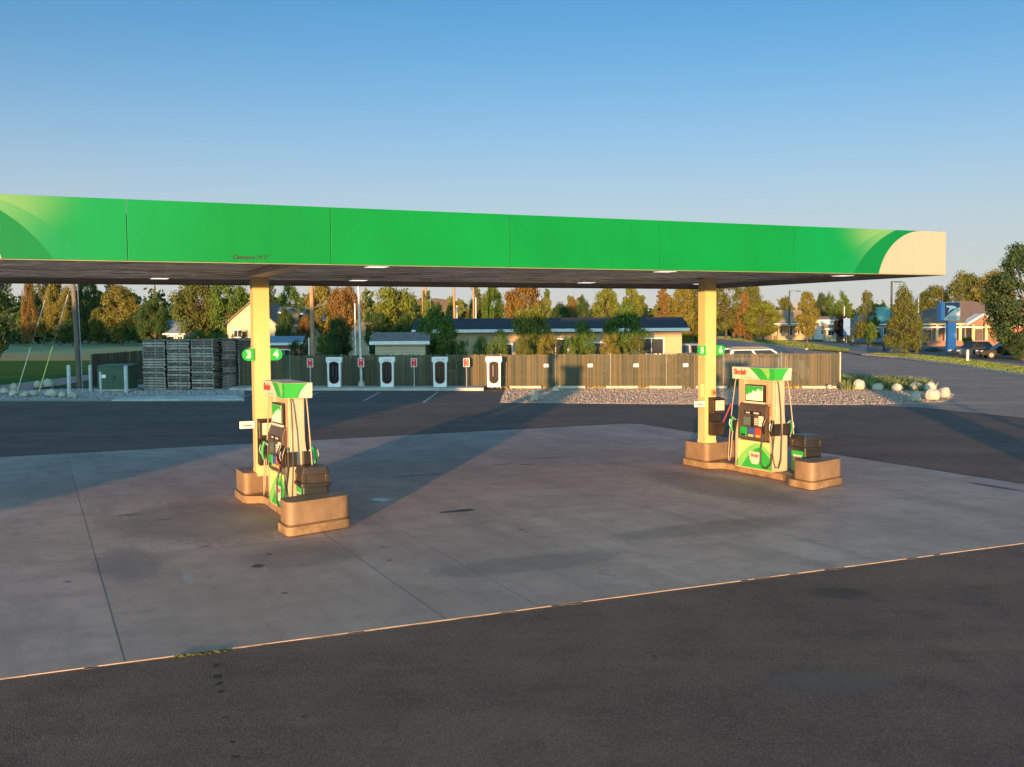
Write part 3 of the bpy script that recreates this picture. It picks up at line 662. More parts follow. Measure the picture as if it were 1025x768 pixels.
# ------------------------------------------------------------------ windscreen service boxes on the columns
def service_box(loc, label):
    t = thing('windscreen_service_box', label, 'service box', loc, TH, 'windscreen service boxes')
    b = MB(); b.box(-.17, .17, -.02, 0, .02, .90); b.build('back_plate', m_cons2, t)
    b = MB(); b.prism_x([(-.19, .52), (-.21, .84), (-.17, .88), (-.02, .88), (-.02, .52)], -.17, .17); cb = b.build('towel_cabinet', m_brown, t, bevel=.015)
    b = MB(); b.box(-.11, .13, -.216, -.207, .60, .83); lp = b.build('label_plate', m_ptop, cb)
    b = MB(); b.prism_y([(-.06, .68), (-.02, .72), (.03, .71), (.08, .76), (.03, .735), (-.02, .74)], -.219, -.2165); b.build('print', m_lime2, lp)
    b = MB(); b.prism_x([(-.15, .0), (-.24, .30), (-.24, .33), (-.02, .33), (-.02, .0)], -.16, .16); b.build('bucket', m_brown, t, bevel=.012)
    return t
def squeegee(loc, lean, label, m):
    t = thing('squeegee', label, 'squeegee', loc, TH)
    b = MB(); b.tube([(0, 0, 0), (lean[0], lean[1], .50)], .012, 8); b.build('handle', m, t)
    b = MB(); b.box(-.09, .09, -.02, .02, -.05, 0); b.build('head', m_cons2, t, bevel=.006)
    return t
m_hr = M('red_plastic', (.50, .04, .02), .45)
service_box(uv(.34, CV-.152, .72), 'brown windscreen service box with pale label on the front of column 3 and 4')
squeegee(uv(.40, CV-.36, .98), (.0, .02), 'red squeegee standing in the bucket on column 3 and 4', m_hr)
service_box(uv(10.84, CV-.152, .76), 'dark windscreen service box with white label hanging on column 5 and 6')
squeegee(uv(10.9, CV-.36, 1.0), (.24, -.04), 'red squeegee leaning out of the bucket on column 5 and 6', m_hr)
# access cover in the slab
c = MB(); c.cyl(0, 0, 0, .008, .19, n=28); c.cyl(0, 0, .007, .011, .16, n=28)
tag(c.build('access_cover', M('pale_blue_cover', (.42, .50, .58), .5), loc=uv(2.38, .04, -.006)), 'round pale blue access cover set in the concrete between the islands', 'access cover')
# ------------------------------------------------------------------ fences
def slat_mat():
    m, t, b, N, L = nodes('privacy_slats')
    g = N.new('ShaderNodeNewGeometry'); n1 = noise(t, .5, 4); n2 = noise(t, 25, 3, stretch=(1, 1, .15))
    c = mixc(t, g.outputs['Random Per Island'], (.014, .028, .018), (.130, .082, .024))
    c = mixc(t, mathn(t, 'MULTIPLY', ramp(t, n1, .4, .7), .5), c, (.085, .08, .04))
    c = mixc(t, mathn(t, 'MULTIPLY', n2, .5), c, (.035, .048, .03))
    # galvanised diamond wire over the slats
    tc = N.new('ShaderNodeTexCoord'); sp = N.new('ShaderNodeSeparateXYZ'); L.new(tc.outputs['Object'], sp.inputs[0])
    a = mathn(t, 'ABSOLUTE', mathn(t, 'SUBTRACT', mathn(t, 'FRACT', mathn(t, 'MULTIPLY', mathn(t, 'ADD', sp.outputs[0], sp.outputs[2]), 9)), .5))
    d = mathn(t, 'ABSOLUTE', mathn(t, 'SUBTRACT', mathn(t, 'FRACT', mathn(t, 'MULTIPLY', mathn(t, 'SUBTRACT', sp.outputs[0], sp.outputs[2]), 9)), .5))
    wmask = mathn(t, 'MAXIMUM', mathn(t, 'LESS_THAN', a, .045), mathn(t, 'LESS_THAN', d, .045))
    c = mixc(t, mathn(t, 'MULTIPLY', wmask, .5), c, (.20, .17, .11))
    L.new(c, b.inputs['Base Color']); b.inputs['Roughness'].default_value = .7; return m
m_slat = slat_mat(); m_post = M('cream_fence_post', (.50, .45, .34), .6)
m_gpost = M('grey_fence_post', (.22, .23, .22), .55, .3)
def fence(A, B, h, label, step=3.05, seed=1, pale=()):
    A = Vector((A[0], A[1], 0)); B = Vector((B[0], B[1], 0)); d = B-A; Ln = d.length
    t = thing('slat_fence', label, 'fence', A, atan2(d.y, d.x)); r = random.Random(seed)
    n = max(1, round(Ln/step)); st = Ln/n
    for i in range(n):
        b = MB(); x = i*st+.05
        while x < (i+1)*st-.05:
            tw = r.uniform(-.012, .012); top = h+r.uniform(-.035, .03); lean = r.gauss(0, .004)
            b.add([(x, .02+tw, .03), (x+.062, .02-tw, .03), (x+.062+lean, .02-tw, top), (x+lean, .02+tw, top), (x, .034+tw, .03), (x+.062, .034-tw, .03), (x+.062+lean, .034-tw, top), (x+lean, .034+tw, top)],
                  [(0, 1, 2, 3), (7, 6, 5, 4), (3, 2, 6, 7), (0, 3, 7, 4), (1, 5, 6, 2)])
            x += .072
        b.build('slat_panel', m_slat, t)
    for i in range(n+1):
        b = MB(); b.cyl(i*st, .075, 0, h+.06, .032 if i < n else .045, n=10); b.build('post', m_post if (i == n or i in pale) else m_gpost, t)
    MB().tube([(0, .075, h-.06), (Ln, .075, h-.06)], .02, 8).build('top_rail', m_gpost, t)
    return t
FA, FB = Vector((gx(238, 58.3), 58.3, 0)), Vector((gx(841.5, 53.9), 53.9, 0))
fence(FA, FB, 1.80, 'long dark green slat fence behind the chargers, golden where the sun strikes it', seed=2)
fence((gx(91, 60.5), 60.5), (gx(158, 72), 72), 1.88, 'short green slat fence running back behind the transformer cabinet', seed=3)
def fy(px):                                    # a point on the long fence under a photo column
    k = (px-512.5)/F; d = FB-FA; tt = (k*FA.y-FA.x)/(d.x-k*d.y); return FA+d*tt
kb = MB(); a_, b_ = fy(239), fy(485)
kb.prism([(a_.x, a_.y-2.1), (b_.x, b_.y-2.1), (b_.x, b_.y-.1), (a_.x, a_.y-.1)], -.03, .13)
struct(kb.build('kerb_strip', m_kerb, bevel=.02))
for px, lb in ((547, 'small white plaque on the fence in the shadow of column and pump'), (591, 'small white plaque on the fence just right of the pump shadow'), (637, 'small white plaque on the fence above the wheel stop'), (686.5, 'small white plaque on the fence left of the yellow column 5 and 6')):
    p = fy(px); b = MB(); b.box(-.13, .13, -.012, 0, -.085, .085); t = tag(b.build('plaque', m_white, loc=(p.x, p.y-.012, 1.20), rz=-.13, bevel=.003), lb, 'plaque', 'plaques on the fence')
    b = MB(); b.box(-.09, .09, -.014, -.0125, .01, .04); b.box(-.09, .06, -.014, -.0125, -.05, -.03); b.build('print', M('grey_print', (.4, .38, .34), .6), t)
m_stop = M('sandy_wheel_stop', (.50, .42, .30), .85, var=.2, bump=.3)
stops = ((526, 1.68, 'pale concrete wheel stop just right of the last charger'), (571, 1.55, 'concrete wheel stop half in the pump shadow by the fence'), (622, 1.66, 'concrete wheel stop in the open middle of the fence'), (665.5, 1.68, 'concrete wheel stop left of the yellow column 5 and 6'),
         (711, 1.6, 'concrete wheel stop hidden partly by the yellow column 5 and 6'), (762, 1.6, 'concrete wheel stop behind the right dispenser'), (818, 1.7, 'concrete wheel stop near the pale end post of the fence'))
for px, L_, lb in stops:
    p = fy(px); b = MB(); b.prism_x([(-.09, 0), (.09, 0), (.06, .13), (-.06, .13)], -L_/2, L_/2)
    tag(b.build('wheel_stop', m_stop, loc=(p.x, p.y-.42, .012), rz=-.13, bevel=.015), lb, 'wheel stop', 'wheel stops along the fence')

# ------------------------------------------------------------------ chargers and their signs
m_chw = M('charger_white', (.74, .74, .74), .35, var=.04); m_chd = M('charger_dark_glass', (.012, .012, .015), .12, var=.05)
m_sred = M('sign_red', (.72, .015, .02), .45, var=.05); m_chl = M('charger_red_letter', (.55, .16, .14), .5)
def charger(px, label):
    Y = fy(px).y-1.25; t = thing('charging_post', label, 'ev charger', (gx(px, Y), Y, .13), 0, 'white charging posts')
    h = 1.60
    b = MB(); b.prism_y([(-.345, 0), (.345, 0), (.365, 1.28), (.43, 1.36), (.43, 1.56), (.40, h), (-.40, h), (-.43, 1.56), (-.43, 1.36), (-.365, 1.28)], -.16, .18); b.build('housing', m_chw, t, bevel=.02)
    ov = [(.235*cos(a), .42+.22*sin(a)) for a in [pi+pi*i/12 for i in range(13)]] + [(.235*cos(a)*1.0, 1.20+.14*sin(a)) for a in [pi*i/12 for i in range(13)]]
    b = MB(); b.prism_y(ov, -.175, -.155); fr = b.build('front_recess', m_chd, t)
    ri = [(p[0]*1.12, .8+(p[1]-.8)*1.05) for p in ov]
    b = MB(); n = len(ov)
    b.add([(p[0], -.168, p[1]) for p in ri]+[(p[0], -.168, p[1]) for p in ov], [(i, (i+1) % n, n+(i+1) % n, n+i) for i in range(n)]); b.build('red_rim', M('dull_red_rim', (.22, .03, .03), .4), fr)
    b = MB(); b.tube([(.02, -.19, .48), (.07, -.22, .38), (.13, -.21, .50), (.14, -.20, .9), (.13, -.19, 1.12)], .022, 8); cb = b.build('cable', m_hose, t, smooth=60)
    b = MB(); b.box(-.07, -.01, -.2, -.176, .55, 1.15); b.build('plug_holder', m_cons2, t, bevel=.01)
    text('T E S L A', .125, 'lettering', m_chl, t, (0, -.1615, 1.45), FRONT, bold=.003, sx=.95)
    return t
charger(334, 'white charging post under shade between the first and second red signs')
charger(387, 'white charging post under shade in front of the tan shed')
charger(440, 'white charging post in shade just left of the last red sign')
charger(494, 'white charging post lit golden by the sun beside the gravel bed')
def charge_sign(px, label, pole=True):
    Y = fy(px).y-.75; t = thing('parking_sign', label, 'sign', (gx(px, Y), Y, .13), 0, 'red parking signs')
    if pole:
        b = MB(); b.cyl(0, 0, 0, 1.5, .028, n=10); b.build('post', m_steel, t)
    b = MB(); b.prism_y(rounded([(-.165, 1.04), (.165, 1.04), (.165, 1.51), (-.165, 1.51)], .03, 3), -.08, -.066); p = b.build('sign_plate', m_let, t)
    b = MB(); b.prism_y(rounded([(-.14, 1.065), (.14, 1.065), (.14, 1.485), (-.14, 1.485)], .02, 3), -.0835, -.0805); q = b.build('red_field', m_sred, p)
    b = MB(); b.prism_y([(-.055, 1.435), (-.015, 1.425), (0, 1.41), (.015, 1.425), (.055, 1.435), (.048, 1.41), (.016, 1.40), (0, 1.33), (-.016, 1.40), (-.048, 1.41)], -.087, -.084)
    b.box(-.035, .035, -.087, -.084, 1.13, 1.155); b.build('white_symbol', m_let, q)
    return t
charge_sign(310, 'red parking sign at the far left of the chargers')
charge_sign(361, 'red parking sign fixed in front of the tall grey light pole', False)
charge_sign(414, 'red parking sign between the second and third chargers')
charge_sign(466.5, 'red parking sign beside the shade edge, left of the sunlit charger')
# tall light pole at the chargers (head hidden by the canopy)
Y = fy(361).y-.6; t = thing('light_pole', 'tall slim grey light pole rising behind a red parking sign', 'light pole', (gx(361, Y), Y, .13))
b = MB(); b.tube([(0, 0, .2), (-.12, 0, 8.2)], .085, 12, 0, .06); b.build('pole', m_steel, t, smooth=60)
b = MB(); b.cyl(0, 0, -.1, .25, .2, .17); b.build('pole_base', m_kerb, t, smooth=50)
b = MB(); b.box(-.3, .3, -.65, -.05, 8.2, 8.3); b.build('lamp_head', m_steel, t, bevel=.02)

# ------------------------------------------------------------------ pallets
def pallet_mat():
    m, t, b, N, L = nodes('weathered_pallet_wood')
    oi = N.new('ShaderNodeObjectInfo'); g = N.new('ShaderNodeNewGeometry'); n1 = noise(t, 9, 5, stretch=(.25, 2, 2)); n2 = noise(t, 2, 3)
    c = mixc(t, oi.outputs['Random'], (.09, .072, .06), (.20, .165, .138))
    c = mixc(t, mathn(t, 'GREATER_THAN', g.outputs['Random Per Island'], .74), c, (.50, .43, .37)); c = mixc(t, mathn(t, 'MULTIPLY', g.outputs['Random Per Island'], .3), c, (.06, .05, .042))
    c = mixc(t, mathn(t, 'MULTIPLY', n1, .5), c, (.08, .07, .065)); c = mixc(t, mathn(t, 'MULTIPLY', ramp(t, n2, .5, .75), .6), c, (.62, .56, .50))
    L.new(c, b.inputs['Base Color']); b.inputs['Roughness'].default_value = .9; return m
m_pal = pallet_mat()
def pallet_mesh(seed):
    r = random.Random(seed); b = MB()
    for y in (-.5, -.022, .455): b.box(-.6, .6, y, y+.045, .022, .118)
    for z in (0, .12):
        n = 8 if z else 6
        for i in range(n):
            x = -.6+i*(1.2-.1)/(n-1)
            if r.random() < .06: continue
            b.box(x, x+.1+r.uniform(-.01, .01), -.5+r.uniform(-.03, .02), .5+r.uniform(-.02, .03), z, z+.02)
    return b.mesh('pallet', m_pal)
pm = [pallet_mesh(i) for i in range(4)]
ordn = ['bottom', 'second', 'third', 'fourth', 'fifth', 'sixth', 'seventh', 'eighth', 'ninth', 'tenth', 'eleventh', 'twelfth', 'thirteenth', 'fourteenth', 'fifteenth', 'sixteenth', 'seventeenth', 'eighteenth', 'top']
Yp = 56.9
stacks = [('left front stack', gx(153.2, Yp), Yp+.5, 0), ('middle front stack', gx(177.5, Yp), Yp+.5, .02), ('right front stack', gx(202, Yp), Yp+.5, -.01),
          ('stack round the corner', gx(221, 58.5)+.05, 58.35, pi/2-.35), ('far stack beside the yellow column', gx(236, 59.6)+.1, 59.45, pi/2-.35)]
for nm, x, y, rz in stacks:
    for k in range(19):
        o = bpy.data.objects.new('pallet', pm[rng.randrange(4)]); COL.objects.link(o)
        o.location = (x+rng.gauss(0, .018), y+rng.gauss(0, .025), .012+k*.1445); o.rotation_euler.z = rz+rng.gauss(0, .012)+(pi if rng.random() < .5 else 0)
        tag(o, ('weathered wooden pallet, %s of the %s' % ('topmost' if k == 18 else 'bottom one' if k == 0 else ordn[k]+' from the ground', nm)), 'pallet', 'stacked wooden pallets')

# ------------------------------------------------------------------ transformer, bollards, pole, boulders
m_tgreen = M('transformer_green', (.035, .085, .045), .5, var=.12); m_boll = M('pale_bollard', (.46, .50, .50), .6, var=.15)
Y = 56.0; x0, x1 = gx(96, Y), gx(127, Y)
t = thing('transformer_cabinet', 'dark green transformer cabinet on a concrete pad among bollards', 'transformer', ((x0+x1)/2, Y+.7, .012))
W = (x1-x0)/2
MB().box(-W-.1, W+.1, -.8, .8, 0, .10).build('plinth', m_kerb, t, bevel=.01)
MB().box(-W, W, -.7, .7, .10, 1.30).build('cabinet', m_tgreen, t, bevel=.02)
b = MB(); b.prism_x([(-.74, 1.30), (.72, 1.30), (.72, 1.42), (-.74, 1.36)], -W-.03, W+.03); b.build('lid', m_tgreen, t, bevel=.01)
MB().box(-W+.06, -.01, -.715, -.701, .16, 1.26).build('door', m_tgreen, t, bevel=.006)
d = MB().box(.01, W-.06, -.715, -.701, .16, 1.26).build('door', m_tgreen, t, bevel=.006)
MB().box(.06, .12, -.74, -.716, .6, .85).build('handle', m_dark, d)
for px, py, h, r_, lb in ((69.5, 398, 1.6, .09, 'pale round bollard standing alone by the boulders'), (91, 391, 1.4, .095, 'pale round bollard left of the transformer cabinet'), (126.5, 393, 1.42, .1, 'pale round bollard before the right corner of the transformer cabinet')):
    p = gp(px, py); b = MB(); b.cyl(0, 0, 0, h-.04, r_, n=18); b.cyl(0, 0, h-.04, h, r_, r_*.6, n=18)
    tag(b.build('bollard', m_boll, loc=(p.x, p.y, .0), smooth=50), lb, 'bollard', 'bollards round the transformer')
p = gp(101, 393.5); t = thing('marker_post', 'short pale post with a small white plate before the transformer', 'marker post', (p.x, p.y, 0))
MB().cyl(0, 0, 0, 1.12, .06, n=14).build('post', m_boll, t, smooth=50); MB().box(.06, .28, -.03, -.01, .78, .95).build('sign_plate', m_white, t)
def wood_mat(name, col):
    return M(name, col, .85, var=.3, scale=6, stretch=(3, 3, .25), bump=.3, bscale=20)
m_pole = wood_mat('grey_weathered_pole', (.12, .10, .082)); m_polel = wood_mat('brown_pole', (.30, .19, .11))
def upole(px, py, Y, top_px, h, r, label, m, arms=1, group='utility poles'):
    x = gx(px, Y); t = thing('utility_pole', label, 'utility pole', (x, Y, 0), 0, group)
    tx = (gx(top_px, Y)-x)
    b = MB(); b.tube([(0, 0, -.1), (tx*.5, 0, h*.5), (tx, 0, h)], r, 12, 0, r*.72); b.build('pole', m, t, smooth=60)
    for k in range(arms):
        b = MB(); b.box(tx-.9, tx+.9, -.2, -.08, h-.5-k*.8, h-.38-k*.8); b.build('cross_arm', m, t)
    return t
upole(78, 388, 60.2, 72.5, 9.4, .155, 'thick grey utility pole at the left edge of the gravel, slightly leaning', m_pole)
b = MB(); p0 = gp(83, 395); b.tube([p0+Vector((0, 0, .0)), Vector((gx(79, 60), 60, 5.8))], .02, 6); tag(b.build('conduit', m_steel), 'thin pale conduit line beside the leaning grey utility pole', 'cable')
m_yel = M('yellow_guy_guard', (.62, .60, .16), .5, var=.15); 
for (pa, pb, pc, lb) in (((17.5, 391), (30, 348), (50, 280), 'left guy wire with pale guard anchored between the boulders'), ((38.5, 394), (52, 347), (70, 284), 'right guy wire with yellow guard anchored between the boulders')):
    A = gp(*pa); t = thing('guy_wire', lb, 'guy wire', A, 0, 'guy wires of the leaning pole')
    E_ = Vector((gx(72.6, 60.2), 60.2, 9.0)); d = E_-A
    # the guard covers the first part of the stay
    zg = gz(pb[0], pb[1], A.y); Bp = Vector((gx(pb[0], A.y), A.y, zg)); d = Bp-A; top = d*(8.3/d.z)
    b = MB(); b.tube([(0, 0, 0), d], .026, 8); b.build('guard', m_yel if 'yellow' in lb else M('pale_guy_guard', (.55, .55, .42), .5), t)
    b = MB(); b.tube([(0, 0, 0), top], .004, 6); b.build('wire', m_steel, t)
    b = MB(); b.tube([d*1.48, d*2.1], .018, 6); b.build('insulator', M('pale_insulator', (.5, .5, .48), .5), t)
def rock_mat():
    m, t, b, N, L = nodes('river_boulder')
    oi = N.new('ShaderNodeObjectInfo'); n1 = noise(t, 2.5, 6, rough=.7); n2 = noise(t, 14, 5)
    c = mixc(t, oi.outputs['Random'], (.44, .40, .33), (.60, .54, .45)); c = mixc(t, mathn(t, 'MULTIPLY', ramp(t, n1, .45, .7), .6), c, (.30, .26, .22)); c = mixc(t, mathn(t, 'MULTIPLY', n2, .35), c, (.2, .18, .16))
    L.new(c, b.inputs['Base Color']); b.inputs['Roughness'].default_value = .8; bumpn(t, b, n1, .4, .05); return m
m_rock = rock_mat()
def rock_mesh(seed):
    from mathutils import noise as mn
    import bmesh
    bm = bmesh.new(); bmesh.ops.create_icosphere(bm, subdivisions=4, radius=.5)
    off = Vector((seed*7.3, seed*3.1, seed*1.7))
    for v in bm.verts:
        p = v.co.copy(); k = 1+.28*mn.noise(p*1.6+off)+.10*mn.noise(p*4+off)+.03*mn.noise(p*11+off)
        v.co = p*k
        if v.co.z < -.33: v.co.z = -.33
    me = bpy.data.meshes.new('boulder'); bm.to_mesh(me); bm.free(); me.shade_smooth(); me.materials.append(m_rock); return me
rocks = [rock_mesh(i) for i in range(6)]
RL = [(3, 394.5, 9, 6, 'grey boulder cut off by the left edge of the picture'), (13, 391, 9, 7, 'tilted grey boulder at the foot of the left guy wire'), (12, 397, 9, 6, 'flat grey boulder on the asphalt edge below the left guy wire'), (23, 397.5, 8, 5, 'smallest pale boulder between the guy wires at the asphalt edge'), (32, 397, 11, 5.5, 'long low pale boulder below the right guy wire'),
      (36.5, 388, 7, 6.5, 'round pale boulder left of the biggest boulder behind the right guy wire'), (47, 388, 12, 8.5, 'biggest pale boulder, behind the right guy wire'), (50, 397.5, 14, 7.5, 'wide pale boulder at the asphalt edge left of the lone bollard'), (61.5, 398, 8, 5.5, 'small pale boulder just left of the lone bollard'), (71, 398.5, 10, 5, 'flat pale boulder at the foot of the lone bollard')]
RR = [(861.4, 390.5, 12, 10, 'tall golden boulder nearest the fence end post'), (880, 391.5, 11, 7.5, 'small golden boulder right of the tall golden one'), (899.5, 391.5, 11.5, 7, 'low sunlit boulder in the weeds in mid row'), (919, 391, 13.5, 7.5, 'long grey boulder in shade at the weed edge'), (932.7, 392, 11.5, 9, 'grey topped boulder behind the big round one'),
      (917.5, 402.3, 12, 10.5, 'round golden boulder nearest the asphalt'), (935.6, 401, 14.5, 11, 'biggest round sunlit boulder at the road corner'), (947, 398.5, 12.5, 10.5, 'outermost boulder at the road corner'), (831, 390, 6, 4.5, 'tiny golden stone left of the fence end post'), (535.5, 401.5, 8.5, 11, 'single upright pale boulder on the gravel below the fence'), (557, 392, 7, 5, 'small yellow stone in the pump shadow beside the wheel stop')]
for i, (px, py, wpx, hpx, lb) in enumerate(RL+RR):
    p = gp(px, py); s = p.y/F; W_ = wpx*s; H_ = hpx*s
    o = bpy.data.objects.new('boulder', rocks[i % 6]); COL.objects.link(o)
    o.scale = (W_, W_*.85, H_/.83); o.location = (p.x, p.y+W_*.35, .012+.33*H_/.83+.01); o.rotation_euler.z = rng.uniform(-.4, .4)+(pi if i % 2 else 0)
    tag(o, lb, 'boulder', 'boulders on the left gravel' if i < len(RL) else 'boulders on the right gravel')
m_weed = M('dry_green_weeds', (.14, .17, .05), .9, var=.5, scale=1.5)
blades('weeds', [[gp(*p) for p in ((841, 391), (868, 390), (905, 391), (938, 392), (925, 384), (880, 381), (843, 380))]], 2600, .42, m_weed, 5)
blades('weeds', [[Vector((p.x, p.y-.28, 0)) for p in (fy(486), fy(840))]+[Vector((p.x, p.y-.08, 0)) for p in (fy(840), fy(486))]], 900, .16, M('straw_weeds', (.30, .24, .09), .9, var=.5), 6)
jw = blades('weeds', [[Vector((*uv(-2.5, -8.42)[:2], -.02)), Vector((*uv(-1.95, -8.42)[:2], -.02)), Vector((*uv(-1.95, -8.35)[:2], -.02)), Vector((*uv(-2.5, -8.35)[:2], 0))]], 110, .02, M('joint_weeds', (.09, .09, .03), .9, var=.5), 8); jw.location.z = -.021
# ------------------------------------------------------------------ trees
def leaf_mat(name, a, c2):
    m, t, b, N, L = nodes(name)
    g = N.new('ShaderNodeNewGeometry'); oi = N.new('ShaderNodeObjectInfo')
    c = mixc(t, g.outputs['Random Per Island'], tuple(x*.62 for x in a), c2)
    c = mixc(t, mathn(t, 'MULTIPLY', oi.outputs['Random'], .35), c, tuple(x*.75 for x in a))
    n1 = noise(t, 3.0, 3); c = mixc(t, ramp(t, n1, .35, .7), c, a)
    L.new(c, b.inputs['Base Color']); b.inputs['Roughness'].default_value = .6; b.inputs['Specular IOR Level'].default_value = .2
    tr = N.new('ShaderNodeBsdfTranslucent'); L.new(c, tr.inputs[0]); mx = N.new('ShaderNodeMixShader'); mx.inputs[0].default_value = .18
    L.new(b.outputs[0], mx.inputs[1]); L.new(tr.outputs[0], mx.inputs[2]); L.new(mx.outputs[0], N['Material Output'].inputs[0])
    return m
LM = dict(green=leaf_mat('green_leaves', (.070, .140, .022), (.14, .20, .035)), yellow=leaf_mat('yellow_green_leaves', (.125, .165, .024), (.21, .22, .04)),
    dark=leaf_mat('dark_leaves', (.035, .080, .022), (.07, .115, .03)), autumn=leaf_mat('rusty_leaves', (.18, .105, .032), (.26, .165, .042)), gold=leaf_mat('golden_leaves', (.150, .145, .028), (.24, .20, .042)),
    olive=leaf_mat('olive_leaves', (.085, .110, .024), (.15, .15, .036)), spruce=leaf_mat('spruce_needles', (.038, .080, .032), (.08, .11, .04)), purple=leaf_mat('purple_leaves', (.025, .015, .020), (.04, .022, .022)))
m_bark = M('tree_bark', (.11, .08, .058), .9, var=.35, scale=8, stretch=(2, 2, .4), bump=.5, bscale=15)
def proto(kind, seed, n):
    r = random.Random(seed); V = []; Fc = []
    def leaf(c, s, out):
        nrm = Vector((r.gauss(0, .7), r.gauss(0, .7), r.gauss(.25, .6))) + out*1.2
        if nrm.length < .01: nrm = Vector((0, 0, 1))
        nrm.normalize(); a = nrm.orthogonal().normalized(); a.rotate(Matrix.Rotation(r.uniform(0, 6.28), 3, nrm)); b = nrm.cross(a)
        o = len(V); V.extend([c-a*s*.62, c+b*s*.36, c+a*s*.62, c-b*s*.36]); Fc.append((o, o+1, o+2, o+3))
    cl = []; tr = MB()
    if kind in ('round', 'oval', 'bush', 'dense', 'big'):
        z0, cz, nc = dict(big=(.0, .47, 120), round=(.18, .58, 60), oval=(.11, .52, 60), bush=(.0, .46, 44), dense=(.08, .54, 80))[kind]
        asym = [r.uniform(.78, 1.12) for _ in range(8)]
        for i in range(nc):
            while True:
                x, y, z = r.uniform(-1, 1), r.uniform(-1, 1), r.uniform(-1, 1)
                d = sqrt(x*x+y*y+z*z)
                if .3 < d < 1: break
            k = (d**.45)/d; x, y, z = x*k*.9, y*k*.9, z*k*.9
            ang = asym[int((atan2(y, x)+pi)/6.2832*7.99)]
            if kind == 'oval': w_ = 1-.35*max(0, z)-.1*max(0, -z)
            else: w_ = 1 if z < .2 else 1-.15*(z-.2)
            zz = cz + z*(1-cz if z > 0 else cz-z0)*r.uniform(.85, 1.05)
            cl.append((Vector((x*.42*w_*ang, y*.42*w_*ang, zz)), r.uniform(.07, .135)*(.72 if kind == 'big' else 1.0 if kind != 'oval' else .8)))
        for i in range(n):
            c, s = cl[r.randrange(len(cl))]
            d = Vector((r.gauss(0, 1), r.gauss(0, 1), r.gauss(0, .75))); d.normalize(); rad = s*r.uniform(.35, 1.25)
            p = c+Vector((d.x*rad, d.y*rad, d.z*rad*.8))
            leaf(p, r.uniform(.019, .036)*(.72 if kind == 'big' else 1), d)
        if kind != 'bush':
            tr.tube([(0, 0, -.01), (.004, .003, .12), (-.006, .002, .3), (.008, 0, .55), (0, .01, .78)], .024, 9, 0, .006)
            for c, s in cl[::4]:
                st = r.uniform(.2, .5); tr.tube([(0, 0, st), tuple(c*.5+Vector((0, 0, st*.5+.02))), tuple(c)], .009, 5, 0, .002)
        else:
            for k in range(6):
                c = cl[k*5][0]; tr.tube([(c.x*.1, c.y*.1, 0), tuple(c*.6), tuple(c)], .012, 5, 0, .003)
    elif kind == 'cone':
        for i in range(95):
            z = 1-(r.random()**.62)*.88; rad = .47*(1-z)**.66*r.uniform(.5, 1.05); a = r.uniform(0, 6.28)
            cl.append((Vector((rad*cos(a), rad*sin(a), z-.03)), r.uniform(.05, .095)))
        for i in range(n):
            c, s = cl[r.randrange(len(cl))]; d = Vector((r.gauss(0, 1), r.gauss(0, 1), r.gauss(0, 1))); d.normalize()
            leaf(c+d*s*r.uniform(.3, 1.2), r.uniform(.018, .032), d)
        tr.tube([(0, 0, -.01), (0, 0, .5), (0, 0, .95)], .022, 9, 0, .004)
        for c, s in cl[::6]: tr.tube([(0, 0, max(.1, c.z-.1)), tuple(c)], .006, 5, 0, .002)
    elif kind == 'spruce':
        nb = 130
        for i in range(nb):
            z = .04+.95*(i/nb); a = r.uniform(0, 6.28); L_ = .5*(1-z)**.85*r.uniform(.7, 1.1)+.012
            for j_ in range(int(n/nb)):
                t_ = r.random()**.7; wv = .05*(1-t_*.6)*(1-z)+.006
                p = Vector((cos(a)*L_*t_-sin(a)*r.gauss(0, wv), sin(a)*L_*t_+cos(a)*r.gauss(0, wv), z-.10*t_*(1-z)+.04*t_*t_+r.gauss(0, .008)))
                leaf(p, r.uniform(.012, .026), Vector((cos(a)*.3, sin(a)*.3, .5)))
        tr.tube([(0, 0, -.01), (0, 0, .5), (0, 0, .98)], .02, 9, 0, .003)
    me = bpy.data.meshes.new('crown'); me.from_pydata([tuple(v) for v in V], [], Fc); me.materials.append(LM['green']); me.update()
    return me, tr.mesh('trunk', m_bark, 60)
PROTO = {}
for kind, ns, n in (('round', 4, 10500), ('dense', 4, 13000), ('oval', 2, 10000), ('cone', 3, 10000), ('spruce', 2, 11000), ('bush', 4, 6500), ('big', 2, 26000)):
    PROTO[kind] = [proto(kind, 31*i+hash_(kind), n) for i in range(ns)]
cnt = {}
def tree(kind, col_, px, Y, top, wpx, label, base=0., name=None, group=None, hz=None, cat=None):
    i = cnt.get(kind, 0); cnt[kind] = i+1
    cm, tm = PROTO[kind][i % len(PROTO[kind])]
    x = gx(px, Y); h = hz if hz else gz(px, top, Y); w_ = wpx*Y/F*1.02
    nm = name or ('shrub' if kind == 'bush' else 'conifer_tree' if kind in ('spruce',) else 'broadleaf_tree')
    t = thing(nm, label, cat or ('shrub' if kind == 'bush' else 'tree'), (x, Y, base), rng.uniform(0, 6.28), group)
    t.scale = (w_, w_*rng.uniform(.9, 1.1), h-base)
    for n_, me, m in (('crown', cm, LM[col_]), ('trunk', tm, m_bark)):
        o = bpy.data.objects.new(n_ if not (kind == 'bush' and n_ == 'trunk') else 'stems', me); COL.objects.link(o); o.parent = t
        if n_ == 'crown': o.material_slots[0].link = 'OBJECT'; o.material_slots[0].material = m
    return t
T_ = tree
